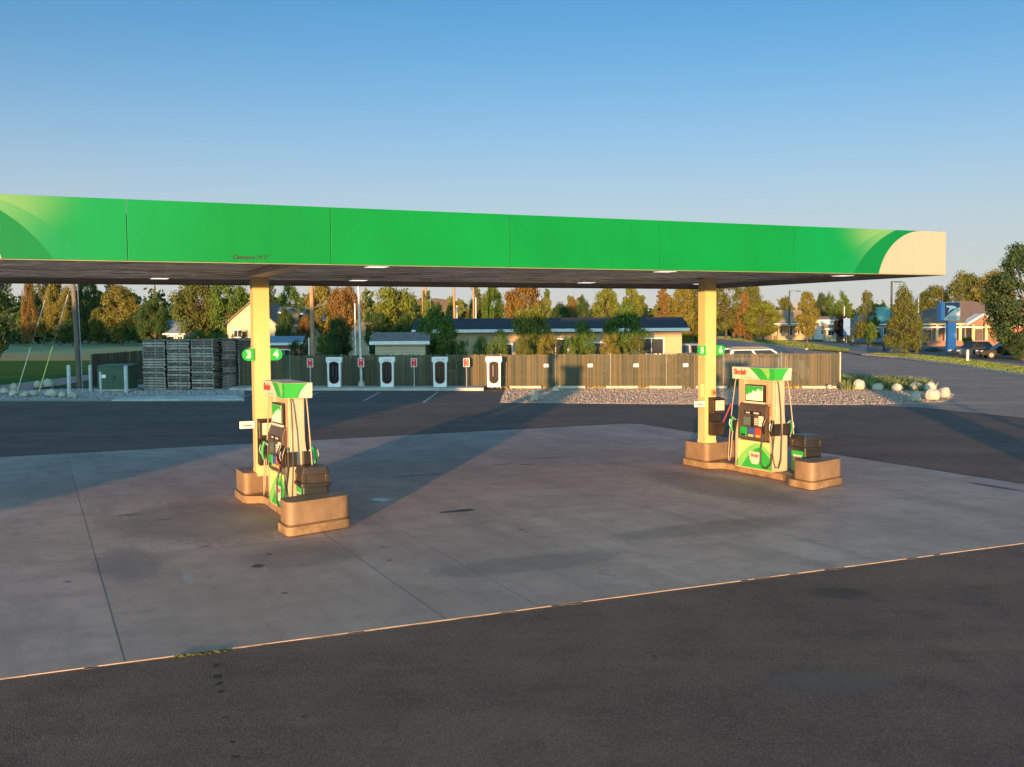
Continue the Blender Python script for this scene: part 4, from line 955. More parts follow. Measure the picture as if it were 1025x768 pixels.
# left: dark pine at the frame edge and the row beyond the field
T_('big', 'dark', -18, 78, 256, 80, 'dark pine hanging in at the left edge of the picture', name='conifer_tree', cat='tree')
T_('spruce', 'spruce', 8, 205, 262, 30, 'dark spruce at the left end of the row beyond the field')
T_('cone', 'autumn', 29, 200, 268, 20, 'narrow rusty orange larch beyond the field, behind the left guy wire')
T_('dense', 'olive', 44, 212, 262, 30, 'olive tree between the rusty larch and the yellow green tree beyond the field')
T_('dense', 'gold', 60, 204, 274, 30, 'yellow green tree beyond the field just left of the leaning grey pole')
T_('dense', 'dark', 88, 214, 268, 26, 'tall dark tree beyond the field just right of the leaning grey pole')
T_('dense', 'gold', 121, 198, 284, 52, 'broad golden tree beyond the field behind the transformer')
T_('spruce', 'spruce', 112, 225, 262, 34, 'dark spruce rising behind the broad golden tree')
T_('dense', 'dark', 136, 196, 312, 34, 'low dark round tree at the right foot of the broad golden tree')
T_('spruce', 'gold', 156, 215, 286, 16, 'slim golden spire tree against the sky left of the big cottonwood')
T_('dense', 'dark', 155, 150, 299, 38, 'dark bluish tree behind the left pallet stack')
T_('dense', 'dark', 72, 196, 318, 26, 'low dark tree on the field edge by the leaning grey pole')
T_('dense', 'olive', 98, 204, 308, 22, 'small olive tree on the field edge behind the lone bollard')
# behind the pallets and the left column
T_('round', 'olive', 198, 135, 272, 56, 'big cottonwood with gaps in its crown above the pallets, left half')
T_('round', 'green', 228, 128, 268, 52, 'big green cottonwood beside the yellow house, right of the other cottonwood')
T_('bush', 'green', 196, 88, 328, 34, 'green hedge shrub behind the middle pallet stack')
T_('bush', 'dark', 168, 86, 334, 30, 'dark shrub behind the left pallet stack')
T_('bush', 'green', 216, 86, 330, 30, 'green shrub behind the right pallet stack')
T_('bush', 'gold', 229, 90, 326, 22, 'golden shrub under the gable of the yellow house')
T_('bush', 'olive', 244, 90, 328, 18, 'olive shrub under the yellow house next to the yellow column 3 and 4')
T_('spruce', 'dark', 272, 125, 268, 32, 'black spruce top right of the yellow column 3 and 4')
T_('dense', 'green', 291, 130, 284, 30, 'green tree above the blue garage roof')
T_('dense', 'dark', 286, 98, 307, 24, 'dark tree in front of the yellow house, right of it')
T_('dense', 'autumn', 306, 100, 314, 22, 'rounded orange tree low behind the brown utility pole')
T_('round', 'gold', 322, 125, 278, 40, 'tall golden green tree right of the brown utility pole')
T_('round', 'autumn', 345, 122, 280, 40, 'bronze tree left of the tall grey light pole')
T_('dense', 'dark', 339, 76, 317, 36, 'dark round apple tree in shade left of the tall grey light pole')
T_('bush', 'green', 322, 68, 333, 32, 'green shrub on the shady side of the fence between the first two posts')
T_('bush', 'dark', 297, 72, 338, 24, 'dark shrub in front of the blue roofed garage')
# centre
T_('round', 'yellow', 396, 102, 281, 62, 'large bright green maple above the tan shed')
T_('dense', 'dark', 377, 98, 312, 26, 'dark tree low at the left foot of the large bright maple')
T_('dense', 'dark', 408, 92, 313, 34, 'dark tree low between the tan shed and the long house')
T_('oval', 'yellow', 427, 96, 297, 22, 'yellow green tree by the bare poles left of the long house')
T_('round', 'green', 440, 63.5, 300, 50, 'young green tree with bare stems right of the tan shed')
T_('bush', 'green', 462, 62.5, 330, 18, 'small green shrub against the shaded end of the long house')
T_('bush', 'green', 484, 61, 334, 30, 'green shrub below the dark windows of the long house')
T_('cone', 'olive', 476, 118, 281, 34, 'green pyramid tree behind the roof, left of two thin poles')
T_('dense', 'green', 494, 116, 282, 26, 'green tree behind the roof, right of two thin poles')
T_('round', 'autumn', 526, 112, 274, 50, 'rust coloured crown behind the long roof in the centre')
T_('round', 'yellow', 531, 63.5, 300, 46, 'tree with a bright yellow top before the long house')
T_('bush', 'olive', 524, 60, 333, 30, 'olive hedge shrub on the fence left of the pump shadow')
T_('bush', 'gold', 549, 59.8, 329, 30, 'golden hedge shrub on the fence above the pump shadow')
T_('bush', 'green', 572, 59.6, 325, 22, 'green leafy shrub above the pump shadow right of the golden hedge')
T_('round', 'green', 583, 61.5, 317, 30, 'slim green tree before the long house just right of the pump shadow')
T_('bush', 'green', 500, 61.5, 326, 22, 'leafy green shrub before the shaded wall of the long house behind the sunlit charger')
T_('dense', 'dark', 562, 150, 303, 30, 'dark tree far behind the roof right of the rust coloured crown')
T_('dense', 'dark', 584, 140, 297, 18, 'small dark tree behind the roof at the foot of the bright green crown')
T_('dense', 'autumn', 574, 160, 297, 14, 'brownish distant tree between two dark trees above the roof')
T_('round', 'yellow', 605, 120, 277, 34, 'bright green crown above the roof near the centre')
T_('oval', 'yellow', 632, 122, 280, 30, 'pale green crown above the roof beside the open sky gap')
T_('round', 'green', 626, 62.5, 302, 52, 'dark crowned tree before the long house, right of centre')
T_('bush', 'gold', 611, 60, 332, 34, 'golden hedge shrub left of the white window of the long house')
T_('bush', 'olive', 636, 59.6, 333, 28, 'olive hedge shrub just left of the white window of the long house')
T_('spruce', 'autumn', 664, 118, 276, 34, 'bronze spruce right of the sky gap behind the long roof')
T_('dense', 'gold', 684, 122, 280, 34, 'golden tree just left of the yellow column 5 and 6')
T_('dense', 'olive', 700, 128, 272, 40, 'olive tree mostly behind the yellow column 5 and 6')
# right
T_('dense', 'olive', 727, 215, 273, 40, 'big olive tree right of the yellow column 5 and 6')
T_('dense', 'olive', 752, 232, 276, 24, 'dark olive tree behind the rusty cone tree')
T_('cone', 'autumn', 745.5, 200, 291, 26, 'rusty cone shaped tree on the verge right of the yellow column 5 and 6')
T_('dense', 'yellow', 764, 192, 300, 42, 'bright lime maple on the verge')
T_('dense', 'olive', 786, 260, 297, 22, 'distant olive tree behind the cream house')
T_('oval', 'gold', 808, 163, 290, 32, 'tall golden columnar tree on the verge tip beside the cream house')
T_('dense', 'spruce', 823, 240, 293, 20, 'dark green tree just right of the columnar golden tree')
T_('cone', 'green', 831, 238, 291, 26, 'middle green cone tree in the far row on the right')
T_('cone', 'green', 843, 235, 290, 28, 'tallest green cone tree in the far row on the right')
T_('dense', 'purple', 842, 180, 315, 20, 'dark purple leaved tree by the blue banner')
T_('cone', 'olive', 868, 168, 289, 32, 'olive cone tree left of the right street lamp')
T_('oval', 'green', 871.5, 140, 321, 18, 'young green tree in the car park strip, small')
T_('cone', 'olive', 905.5, 102, 282, 48, 'tall cone shaped tree on the verge before the post office')
T_('dense', 'olive', 934, 190, 284, 40, 'olive tree behind the post office roof on its left')
T_('dense', 'olive', 965, 185, 272, 50, 'broad golden olive tree behind the post office roof')
T_('dense', 'gold', 992, 180, 270, 44, 'golden tree behind the post office next to the near green tree')
T_('big', 'spruce', 1034, 92, 238, 112, 'large near green tree at the right edge of the picture', name='broadleaf_tree', cat='tree')
T_('bush', 'spruce', 1024, 90, 326, 30, 'low leafy shrub at the foot of the near green tree at the right edge')
T_('round', 'green', 969, 104, 336, 14, 'sapling with a white trunk guard near the parked dark car', name='young_tree')
p = gp(968.5, 362); tag(MB().cyl(0, 0, 0, .95, .1, n=12).build('trunk_guard', m_white, loc=(p.x, p.y, .03), smooth=50), 'white tube guard round the sapling on the verge', 'trunk guard')
for px, w_, Y, lb in ((915, 22, 118, 'low dark hedge left of the blue sign post'), (935, 22, 117, 'low dark hedge against the blue sign post'), (855, 14, 150, 'low yellow green shrub at the car park corner'), (880, 16, 148, 'low shrub beneath the young green tree')):
    T_('bush', 'yellow' if px == 855 else 'dark', px, Y, 348 if Y < 130 else 344, w_, lb, name='hedge_shrub')
# far tree belts that read as one mass behind everything
def belt(px0, px1, Y, top, seed, m, n):
    r = random.Random(seed); V = []; Fc = []
    for k in range(n):
        px = r.uniform(px0, px1); hh = gz(px, top, Y)*(.72+.2*sin(px*.21)+.14*sin(px*.53+1)+.1*sin(px*1.3))
        z = hh*sqrt(r.random()); y = Y+r.uniform(-6, 6); s = r.uniform(.35, .8); c = Vector((gx(px, Y), y, z))
        nr = Vector((r.gauss(0, .6), -1, r.gauss(.3, .6))).normalized(); a = nr.orthogonal().normalized(); a.rotate(Matrix.Rotation(r.uniform(0, 6.28), 3, nr)); b = nr.cross(a)
        o = len(V); V += [c-a*s, c+b*s*.6, c+a*s, c-b*s*.6]; Fc.append((o, o+1, o+2, o+3))
    me = bpy.data.meshes.new('treeline'); me.from_pydata([tuple(v) for v in V], [], Fc); me.materials.append(LM[m]); me.update()
    o = bpy.data.objects.new('treeline', me); COL.objects.link(o); return stuff(o)
belt(-60, 240, 235, 296, 1, 'dark', 15000)
belt(235, 711, 190, 298, 2, 'olive', 18000)
belt(700, 1100, 290, 303, 3, 'olive', 12000)

m_vgb = M('verge_grass_blades', (.17, .22, .05), .9, var=.4, scale=.8)
for i_, ps in enumerate((((866, 355.3), (902, 358.2), (950, 364.3), (1025, 376), (1100, 388), (1100, 379), (1025, 368), (955, 358.6), (905, 354.6), (880, 353.8)),
        ((718, 338.9), (754, 342.9), (781, 346.4), (809, 349.8), (846, 352.2), (854, 350.2), (800, 342.6), (760, 338.8), (718, 336.7)))):
    o = blades('grass', [[gp(*p) for p in ps]], 14000 if i_ == 0 else 12000, .06, m_vgb, 20+i_); o.location.z = .06
# ------------------------------------------------------------------ houses
m_glass = M('window_glass', (.03, .035, .04), .08, var=.1); m_trim = M('white_trim', (.70, .69, .66), .55, var=.06)
def shingle_mat(name, col):
    m, t, b, N, L = nodes(name)
    br = N.new('ShaderNodeTexBrick'); br.inputs['Scale'].default_value = 3.2; br.inputs['Mortar Size'].default_value = .012
    tc = N.new('ShaderNodeTexCoord'); L.new(tc.outputs['Object'], br.inputs['Vector'])
    br.inputs['Color1'].default_value = (*[c*.75 for c in col], 1); br.inputs['Color2'].default_value = (*[c*1.25 for c in col], 1); br.inputs['Mortar'].default_value = (*[c*.5 for c in col], 1)
    n1 = noise(t, 1.0, 5); c = mixc(t, mathn(t, 'MULTIPLY', n1, .4), br.outputs['Color'], tuple(x*.7 for x in col))
    L.new(c, b.inputs['Base Color']); b.inputs['Roughness'].default_value = .85; return m
def siding_mat(name, col, board=.18):
    m, t, b, N, L = nodes(name)
    tc = N.new('ShaderNodeTexCoord'); sp = N.new('ShaderNodeSeparateXYZ'); L.new(tc.outputs['Object'], sp.inputs[0])
    f = mathn(t, 'FRACT', mathn(t, 'DIVIDE', sp.outputs[2], board)); n1 = noise(t, 1.2, 5)
    c = mixc(t, ramp(t, n1, .3, .7), tuple(x*.88 for x in col), col); c = mixc(t, mathn(t, 'LESS_THAN', f, .08), c, tuple(x*.55 for x in col))
    L.new(c, b.inputs['Base Color']); b.inputs['Roughness'].default_value = .65; bumpn(t, b, f, .5, .02); return m
def house(name, label, cat, x, y, rz, W, D, hw, hr, wall, roof, wins=(), doors=(), over=.35, ridge='x', chimney=None, trim=None, hip=0.):
    """gabled box: W along local x, D along local y, front at local -y"""
    t = thing(name, label, cat, (x, y, 0), rz); trim = trim or m_trim
    b = MB()
    if hip: b.box(-W/2, W/2, -D/2, D/2, -.1, hw)
    elif ridge == 'x':
        b.prism_x([(-D/2, -.1), (D/2, -.1), (D/2, hw), (0, hw+hr), (-D/2, hw)], -W/2, W/2)
    else:
        b.prism_y([(-W/2, -.1), (W/2, -.1), (W/2, hw), (0, hw+hr), (-W/2, hw)], -D/2, D/2)
    b.build('wall', wall, t)
    half = (D if ridge == 'x' else W)/2; sl = hr/half; e = over; th = .14
    prof = [(-half-e, hw-sl*e+.02), (0, hw+hr+.02), (half+e, hw-sl*e+.02), (half+e, hw-sl*e+.02+th), (0, hw+hr+.02+th), (-half-e, hw-sl*e+.02+th)]
    b = MB()
    if hip:
        X, Y_ = W/2+e, D/2+e; z0 = hw+.03; hz_ = hw+hr
        b.add([(-X, -Y_, z0), (X, -Y_, z0), (X, Y_, z0), (-X, Y_, z0), (-X+hip, 0, hz_), (X-hip, 0, hz_)], [(0, 1, 5, 4), (1, 2, 5), (2, 3, 4, 5), (3, 0, 4), (0, 3, 2, 1)])
    for q in (() if hip else (prof[:2]+prof[4:], prof[1:5])):
        if ridge == 'x': b.prism_x(q, -W/2-e, W/2+e)
        else: b.prism_y(q, -D/2-e, D/2+e)
    rf = b.build('roof', roof, t)
    b = MB()                                        # fascia board under the eave
    z = hw-sl*e-.03
    for sg in (-1, 1):
        lo_, hi_ = sorted((sg*(half+e+.002), sg*(half+e+.03))); b = MB()
        if ridge == 'x': b.box(-W/2-e, W/2+e, lo_, hi_, z, z+.2)
        else: b.box(lo_, hi_, -D/2-e, D/2+e, z, z+.2)
        b.build('eave_board', trim, rf)
    if chimney: MB().box(chimney-.3, chimney+.3, -.3, .3, hw+hr*.4, hw+hr+.8).build('chimney', m_brick, rf)
    for (cx, z0, w_, h_) in wins:
        b = MB(); b.box(cx-w_/2-.09, cx+w_/2+.09, -D/2-.05, -D/2-.003, z0-.09, z0+h_+.09); f = b.build('window', trim, t)
        b = MB(); b.box(cx-w_/2, cx-.02, -D/2-.06, -D/2-.052, z0, z0+h_); b.box(cx+.02, cx+w_/2, -D/2-.06, -D/2-.052, z0, z0+h_); b.build('pane', m_glass, f)
    for (cx, w_, h_) in doors:
        b = MB(); b.box(cx-w_/2-.08, cx+w_/2+.08, -D/2-.04, -D/2-.003, 0, h_+.08); f = b.build('door', trim, t)
        b = MB(); b.box(cx-w_/2, cx+w_/2, -D/2-.05, -D/2-.042, .05, h_); b.build('door_leaf', m_cons, f)
    return t
def brick_mat():
    m, t, b, N, L = nodes('red_brick')
    br = N.new('ShaderNodeTexBrick'); br.inputs['Scale'].default_value = 4; tc = N.new('ShaderNodeTexCoord'); mp = N.new('ShaderNodeMapping'); mp.inputs['Rotation'].default_value = (pi/2, 0, 0); L.new(tc.outputs['Object'], mp.inputs[0]); L.new(mp.outputs[0], br.inputs['Vector'])
    br.inputs['Color1'].default_value = (.26, .095, .055, 1); br.inputs['Color2'].default_value = (.19, .07, .045, 1); br.inputs['Mortar'].default_value = (.35, .28, .22, 1)
    L.new(br.outputs['Color'], b.inputs['Base Color']); b.inputs['Roughness'].default_value = .85; return m
m_brick = brick_mat()
r_navy = shingle_mat('navy_shingles', (.040, .046, .060)); r_grey = shingle_mat('grey_shingles', (.20, .185, .18)); r_brown = shingle_mat('brown_shingles', (.20, .145, .115)); r_slate = M('blue_metal_roof', (.22, .30, .38), .4, .3, var=.1); r_tan = shingle_mat('tan_shingles', (.30, .23, .17)); r_teal = M('teal_metal_roof', (.10, .30, .30), .45, var=.1)
w_cream = siding_mat('cream_siding', (.48, .34, .19)); w_yel = siding_mat('pale_yellow_siding', (.52, .44, .30)); w_white = siding_mat('white_siding', (.62, .62, .60)); w_blue = siding_mat('blue_siding', (.16, .24, .33)); w_red = siding_mat('red_siding', (.30, .08, .06)); w_tan = siding_mat('tan_siding', (.50, .40, .28))
# long house behind the fence
Y = 68.0; xa, xb = gx(419, Y), gx(682.5, Y); W = xb-xa; xc = (xa+xb)/2
def lx(px): return gx(px, Y)-xc
house('long_house', 'long low house with navy roof and cream siding right behind the fence', 'house', xc, Y+2.3, 0, W, 4.6, 3.05, .62, w_cream, r_navy,
      wins=((lx(652), 1.45, 1.5, .95), (lx(556), 1.4, 1.5, 1.0), (lx(448), .5, 1.1, 1.5), (lx(620), 1.4, 1.2, 1.0), (lx(505), .6, .9, 1.5), (lx(483), .6, .6, 1.6)), doors=((lx(597), 1.0, 2.15), (lx(500), 1.0, 2.1)) , over=.42)
# shed
Y = 61.6; xa, xb = gx(371, Y), gx(421, Y)
house('garden_shed', 'small tan shed with grey shingle roof just behind the fence', 'shed', (xa+xb)/2+.25, Y+1.2, 0, xb-xa, 2.4, 2.42, .42, w_tan, r_grey, over=.3)
# yellow house (gable to the camera), its garage and others
Y = 112; hx = gx(256, Y)
house('gabled_house', 'pale yellow house with a wide gable behind the yellow column 3 and 4', 'house', hx, Y+4, -.12, 5.4, 8, 3.7, 2.2, w_yel, r_brown, wins=((-1.5, 2.3, .8, .7), (1.6, 1.2, 1.0, 1.0)), ridge='y')
house('dormer_house', 'white upper storey with blue end wall peeking over the yellow gable', 'house', gx(272, 118), 119, -.3, 4.2, 4, 4.9, .5, w_yel, r_slate, wins=((1.2, 3.2, .8, 1.0),))
Y = 84; house('garage', 'low garage with a pale blue metal roof behind the fence, reddish wall', 'garage', gx(282, Y), Y+1.5, .1, 2.5, 3, 2.0, .45, w_red, r_slate, over=.25, wins=((0, 1.0, .8, .5),))
house('tall_house', 'grey roofed gable rising behind the rounded orange tree', 'house', gx(307, 135), 137, .2, 3.2, 5, 4.3, 1.6, w_tan, r_slate, ridge='x')
house('small_house', 'small house with blue grey roof between the trees above the pallets', 'house', gx(176, 150), 152, 0, 2.6, 5, 2.6, 1.7, w_blue, r_slate, wins=((-.5, 1.2, .8, .9), (.7, 1.2, .7, .9)))
Y = 108; house('white_house', 'small cream house with a gable right of the tall grey light pole', 'house', gx(364, Y), Y+2, .35, 3.0, 4, 2.3, 1.3, w_yel, r_tan, ridge='y', wins=((.2, .9, .8, .9),))
# right: cream bungalow, white blocks, teal roofed block, post office
Y = 205; t = house('bungalow', 'cream bungalow with porch and hip roof beyond the verge', 'house', gx(788, Y), Y+4, .2, 7.5, 7, 3.3, 2.4, w_cream, r_tan, wins=((-2.2, 1.2, 1.2, 1.3), (2.2, 1.2, 1.2, 1.3)), doors=((0, 1.0, 2.2),))
b = MB(); b.box(-3.6, 3.6, -5.6, -3.55, 0, .9)
for k in range(4): b.box(-3.5+k*2.25, -3.3+k*2.25, -5.55, -5.35, .9, 2.7)
b.box(-3.8, 3.8, -5.8, -3.6, 2.7, 2.95); b.build('porch', w_cream, t)
house('white_shop', 'small white building between the columnar golden tree and the kiosk', 'building', gx(823, 215), 215, 0, 4.5, 4, 3.8, .6, w_white, r_grey, wins=((0, 1, 1.5, 1),))
house('kiosk', 'tiny yellow kiosk in front of the far row of trees', 'kiosk', gx(830.5, 190), 190, 0, 1.8, 1.6, 2.3, .5, w_yel, r_tan, wins=((0, 1.0, 1.0, .8),))
house('orange_shed', 'low orange lit building left of the olive cone tree', 'building', gx(858, 195), 196, 0, 4.2, 4, 2.2, .9, siding_mat('orange_siding', (.5, .22, .08)), r_brown)
house('teal_house', 'building with teal metal roof left of the tall cone tree', 'building', gx(882, 180), 183, .5, 6, 5, 3.2, 2.6, w_blue, r_teal, wins=((0, 1.2, 1.4, 1.3),))
Y = 145; xa, xb = gx(922, Y), gx(1050, Y); W = xb-xa; xc = (xa+xb)/2
t = house('post_office', 'red brick post office with brown roof, white columns and a gabled porch', 'post office', xc, Y+6.5, 0, W, 13, 3.1, 3.2, m_brick, r_brown,
      wins=((gx(920, Y)-xc, .7, .9, 1.9), (gx(966, Y)-xc, .6, 1.7, 2.0), (gx(1006, Y)-xc, .7, 1.4, 1.8)), doors=((gx(928, Y)-xc, 1.2, 2.3), (gx(979, Y)-xc, 1.3, 2.3)), over=1.2, hip=9.0)
b = MB(); gxx = gx(977, Y)-xc
b.prism_y([(gxx-1.9, 2.95), (gxx+1.9, 2.95), (gxx, 4.1)], -8.6, -6.0); pg = b.build('porch_gable', m_brick, t)
b = MB(); b.prism_y([(gxx-2.2, 2.85), (gxx, 4.15), (gxx, 4.4), (gxx-2.2, 3.1)], -8.8, -6.0); b.prism_y([(gxx, 4.15), (gxx+2.2, 2.85), (gxx+2.2, 3.1), (gxx, 4.4)], -8.8, -6.0); b.build('gable_trim', m_trim, pg)
for px in (913, 918, 935, 944, 958, 971, 984, 1000):
    b = MB(); x = gx(px, Y)-xc; b.box(x-.17, x+.17, -7.62, -7.28, 0, 2.9); b.build('column', m_cream, t)
MB().box(-W/2-1.1, W/2+1.1, -7.72, -7.2, 2.88, 3.12).build('eave_beam', m_cream, t)
b = MB(); b.box(-W/2, W/2, -8.4, -8.25, 0, .75); b.build('low_wall', m_brick, t)

# ------------------------------------------------------------------ postal sign, lamps, flag pole, small street things
m_pblue = M('postal_blue', (.07, .26, .55), .4, var=.05); m_navy = M('postal_navy', (.012, .025, .10), .4, var=.05); m_sgrey = M('sign_pale_grey', (.55, .56, .56), .45, var=.05)
Y = 115; x = gx(951.5, Y); t = thing('postal_sign', 'tall blue postal sign with navy and white eagle panel before the post office', 'sign', (x, Y, 0))
MB().box(-.42, .52, -.3, .3, 0, 3.35).build('post', m_pblue, t, bevel=.02)
zb, zt = gz(951, 320.8, Y), gz(951, 302.5, Y)
MB().box(-1.30, -.98, -.55, .45, zb, zt).build('side_panel', m_pblue, t, bevel=.01)
pn = MB().box(-.97, .80, -.55, .45, zb, zt).build('sign_panel', m_sgrey, t, bevel=.01); H_ = zt-zb
f = lambda pts: [(-.94+1.71*a, zb+H_*c) for a, c in pts]
b = MB(); b.prism_y(f([(.012, .12), (.3, .36), (.6, .57), (.988, .72), (.988, .975), (.012, .975)]), -.558, -.551); ep = b.build('eagle_field', m_navy, pn)
b = MB(); b.prism_y(f([(.10, .80), (.50, .80), (.66, .77), (.74, .71), (.84, .68), (.70, .645), (.50, .625), (.36, .54), (.22, .40), (.30, .58), (.34, .68), (.14, .73)]), -.563, -.559)
b.build('eagle_emblem', m_let, ep)
text('UNITED STATES', .19, 'lettering', m_navy, pn, (-.09, -.556, zb+.36), FRONT, sx=.75, bold=.003); text('POSTAL SERVICE', .19, 'lettering', m_navy, pn, (-.09, -.556, zb+.15), FRONT, sx=.72, bold=.003)
m_lpole = M('dark_lamp_pole', (.03, .025, .022), .5)
def street_lamp(px, Y, top, label, arm=1.9):
    h = gz(px, top, Y); t = thing('street_lamp', label, 'street lamp', (gx(px, Y), Y, 0), 0, 'street lamps')
    MB().cyl(0, 0, 0, h, .17, .13, n=10).build('pole', m_lpole, t, smooth=50)
    MB().box(.05, arm, -.06, .06, h-.12, h-.02).build('arm', m_lpole, t); MB().box(arm-.6, arm+.3, -.2, .2, h-.2, h-.04).build('lamp_head', m_lpole, t, bevel=.02)
street_lamp(790, 205, 291, 'dark street lamp above the cream bungalow')
street_lamp(892, 150, 281.5, 'dark street lamp under the cream end of the canopy left of the cone tree', 1.1)
t = thing('street_lamp', 'small dark lamp head over the trees left of the postal sign', 'street lamp', (gx(943, 160), 160, 0), 0, 'street lamps')
h = gz(943, 287, 160); MB().cyl(0, 0, 0, h, .1, .07, n=10).build('pole', m_lpole, t, smooth=50); MB().box(-1.0, .05, -.1, .1, h-.1, h+.05).build('lamp_head', m_lpole, t)
for px, Y, top, r_, nm, lb, m in ((797.5, 215, 299, .14, 'flag_pole', 'pale pole beside the roof of the cream bungalow', m_polel), (919, 150, 292, .10, 'flag_pole', 'thin white flag pole beside the tall cone tree', m_white), (845, 190, 307, .12, 'flag_pole', 'thin pale pole in front of the tallest green cone tree', m_white)):
    tag(MB().cyl(0, 0, 0, gz(px, top, Y), r_, r_*.7, n=10).build(nm, m, loc=(gx(px, Y), Y, 0), smooth=50), lb, 'pole')
b = MB(); b.box(-.55, .55, -.05, .05, 1.2, 4.0); t = thing('street_banner', 'blue banner board in front of the dark purple tree', 'banner', (gx(847.5, 172), 172, 0)); b.build('board', M('banner_blue', (.12, .25, .50), .5), t); MB().cyl(0, .1, 0, 4.2, .06, n=8).build('post', m_steel, t)
# poles behind the long house
for px, Y, top_px, h, r_, lb, m, arms in ((313, 62.5, 312, 8.6, .15, 'brown utility pole behind the fence between left column and light pole', m_polel, 1), (427, 112, 426.5, 9.5, .17, 'thickest of the three brown utility poles left of the long roof', m_polel, 1), (423.5, 125, 423, 9.3, .08, 'thin brown utility pole left of the thickest one', m_polel, 0),
        (455.5, 110, 454.5, 9.4, .16, 'brown utility pole at the left end of the long roof', m_polel, 1), (474.5, 108, 474, 9.4, .10, 'thin orange lit utility pole behind the long roof', m_polel, 0)):
    upole(px, 0, Y, top_px, h, r_, lb, m, arms, 'utility poles behind the fence')
for px, Y, top, r_, lb in ((431, 108, 299, .07, 'white metal pole right of the thickest brown utility pole'), (457.5, 106, 306, .09, 'pale metal pole in front of the brown pole at the long roof'), (476.5, 106, 298, .06, 'white pole next to the thin orange lit utility pole'), (355.5, 85, 304, .06, 'thin white pole left of the tall grey light pole'), (309, 64, 338, .05, 'thin grey post in the yard left of the brown utility pole')):
    tag(MB().cyl(0, 0, 0, gz(px, top, Y), r_, r_*.8, n=8).build('metal_pole', m_white, loc=(gx(px, Y), Y, 0), smooth=50), lb, 'pole')
def mailbox(px, Y, label):
    t = thing('mail_collection_box', label, 'mailbox', (gx(px, Y), Y, 0)); b = MB()
    b.prism_x([(-.4, .15), (.4, .15), (.4, 1.1)]+[(.4*cos(a), 1.1+.35*sin(a)) for a in [pi*i/8 for i in range(1, 8)]]+[(-.4, 1.1)], -.4, .4); b.build('body', m_navy, t)
    MB().box(-.25, .25, -.42, -.40, .9, 1.05).build('label', m_white, t)
    b = MB()
    for x in (-.3, .3):
        for y in (-.3, .3): b.box(x-.05, x+.05, y-.05, y+.05, 0, .15)
    b.build('stand', m_navy, t)
mailbox(888.5, 118, 'dark blue mail collection box left of the tall cone tree')

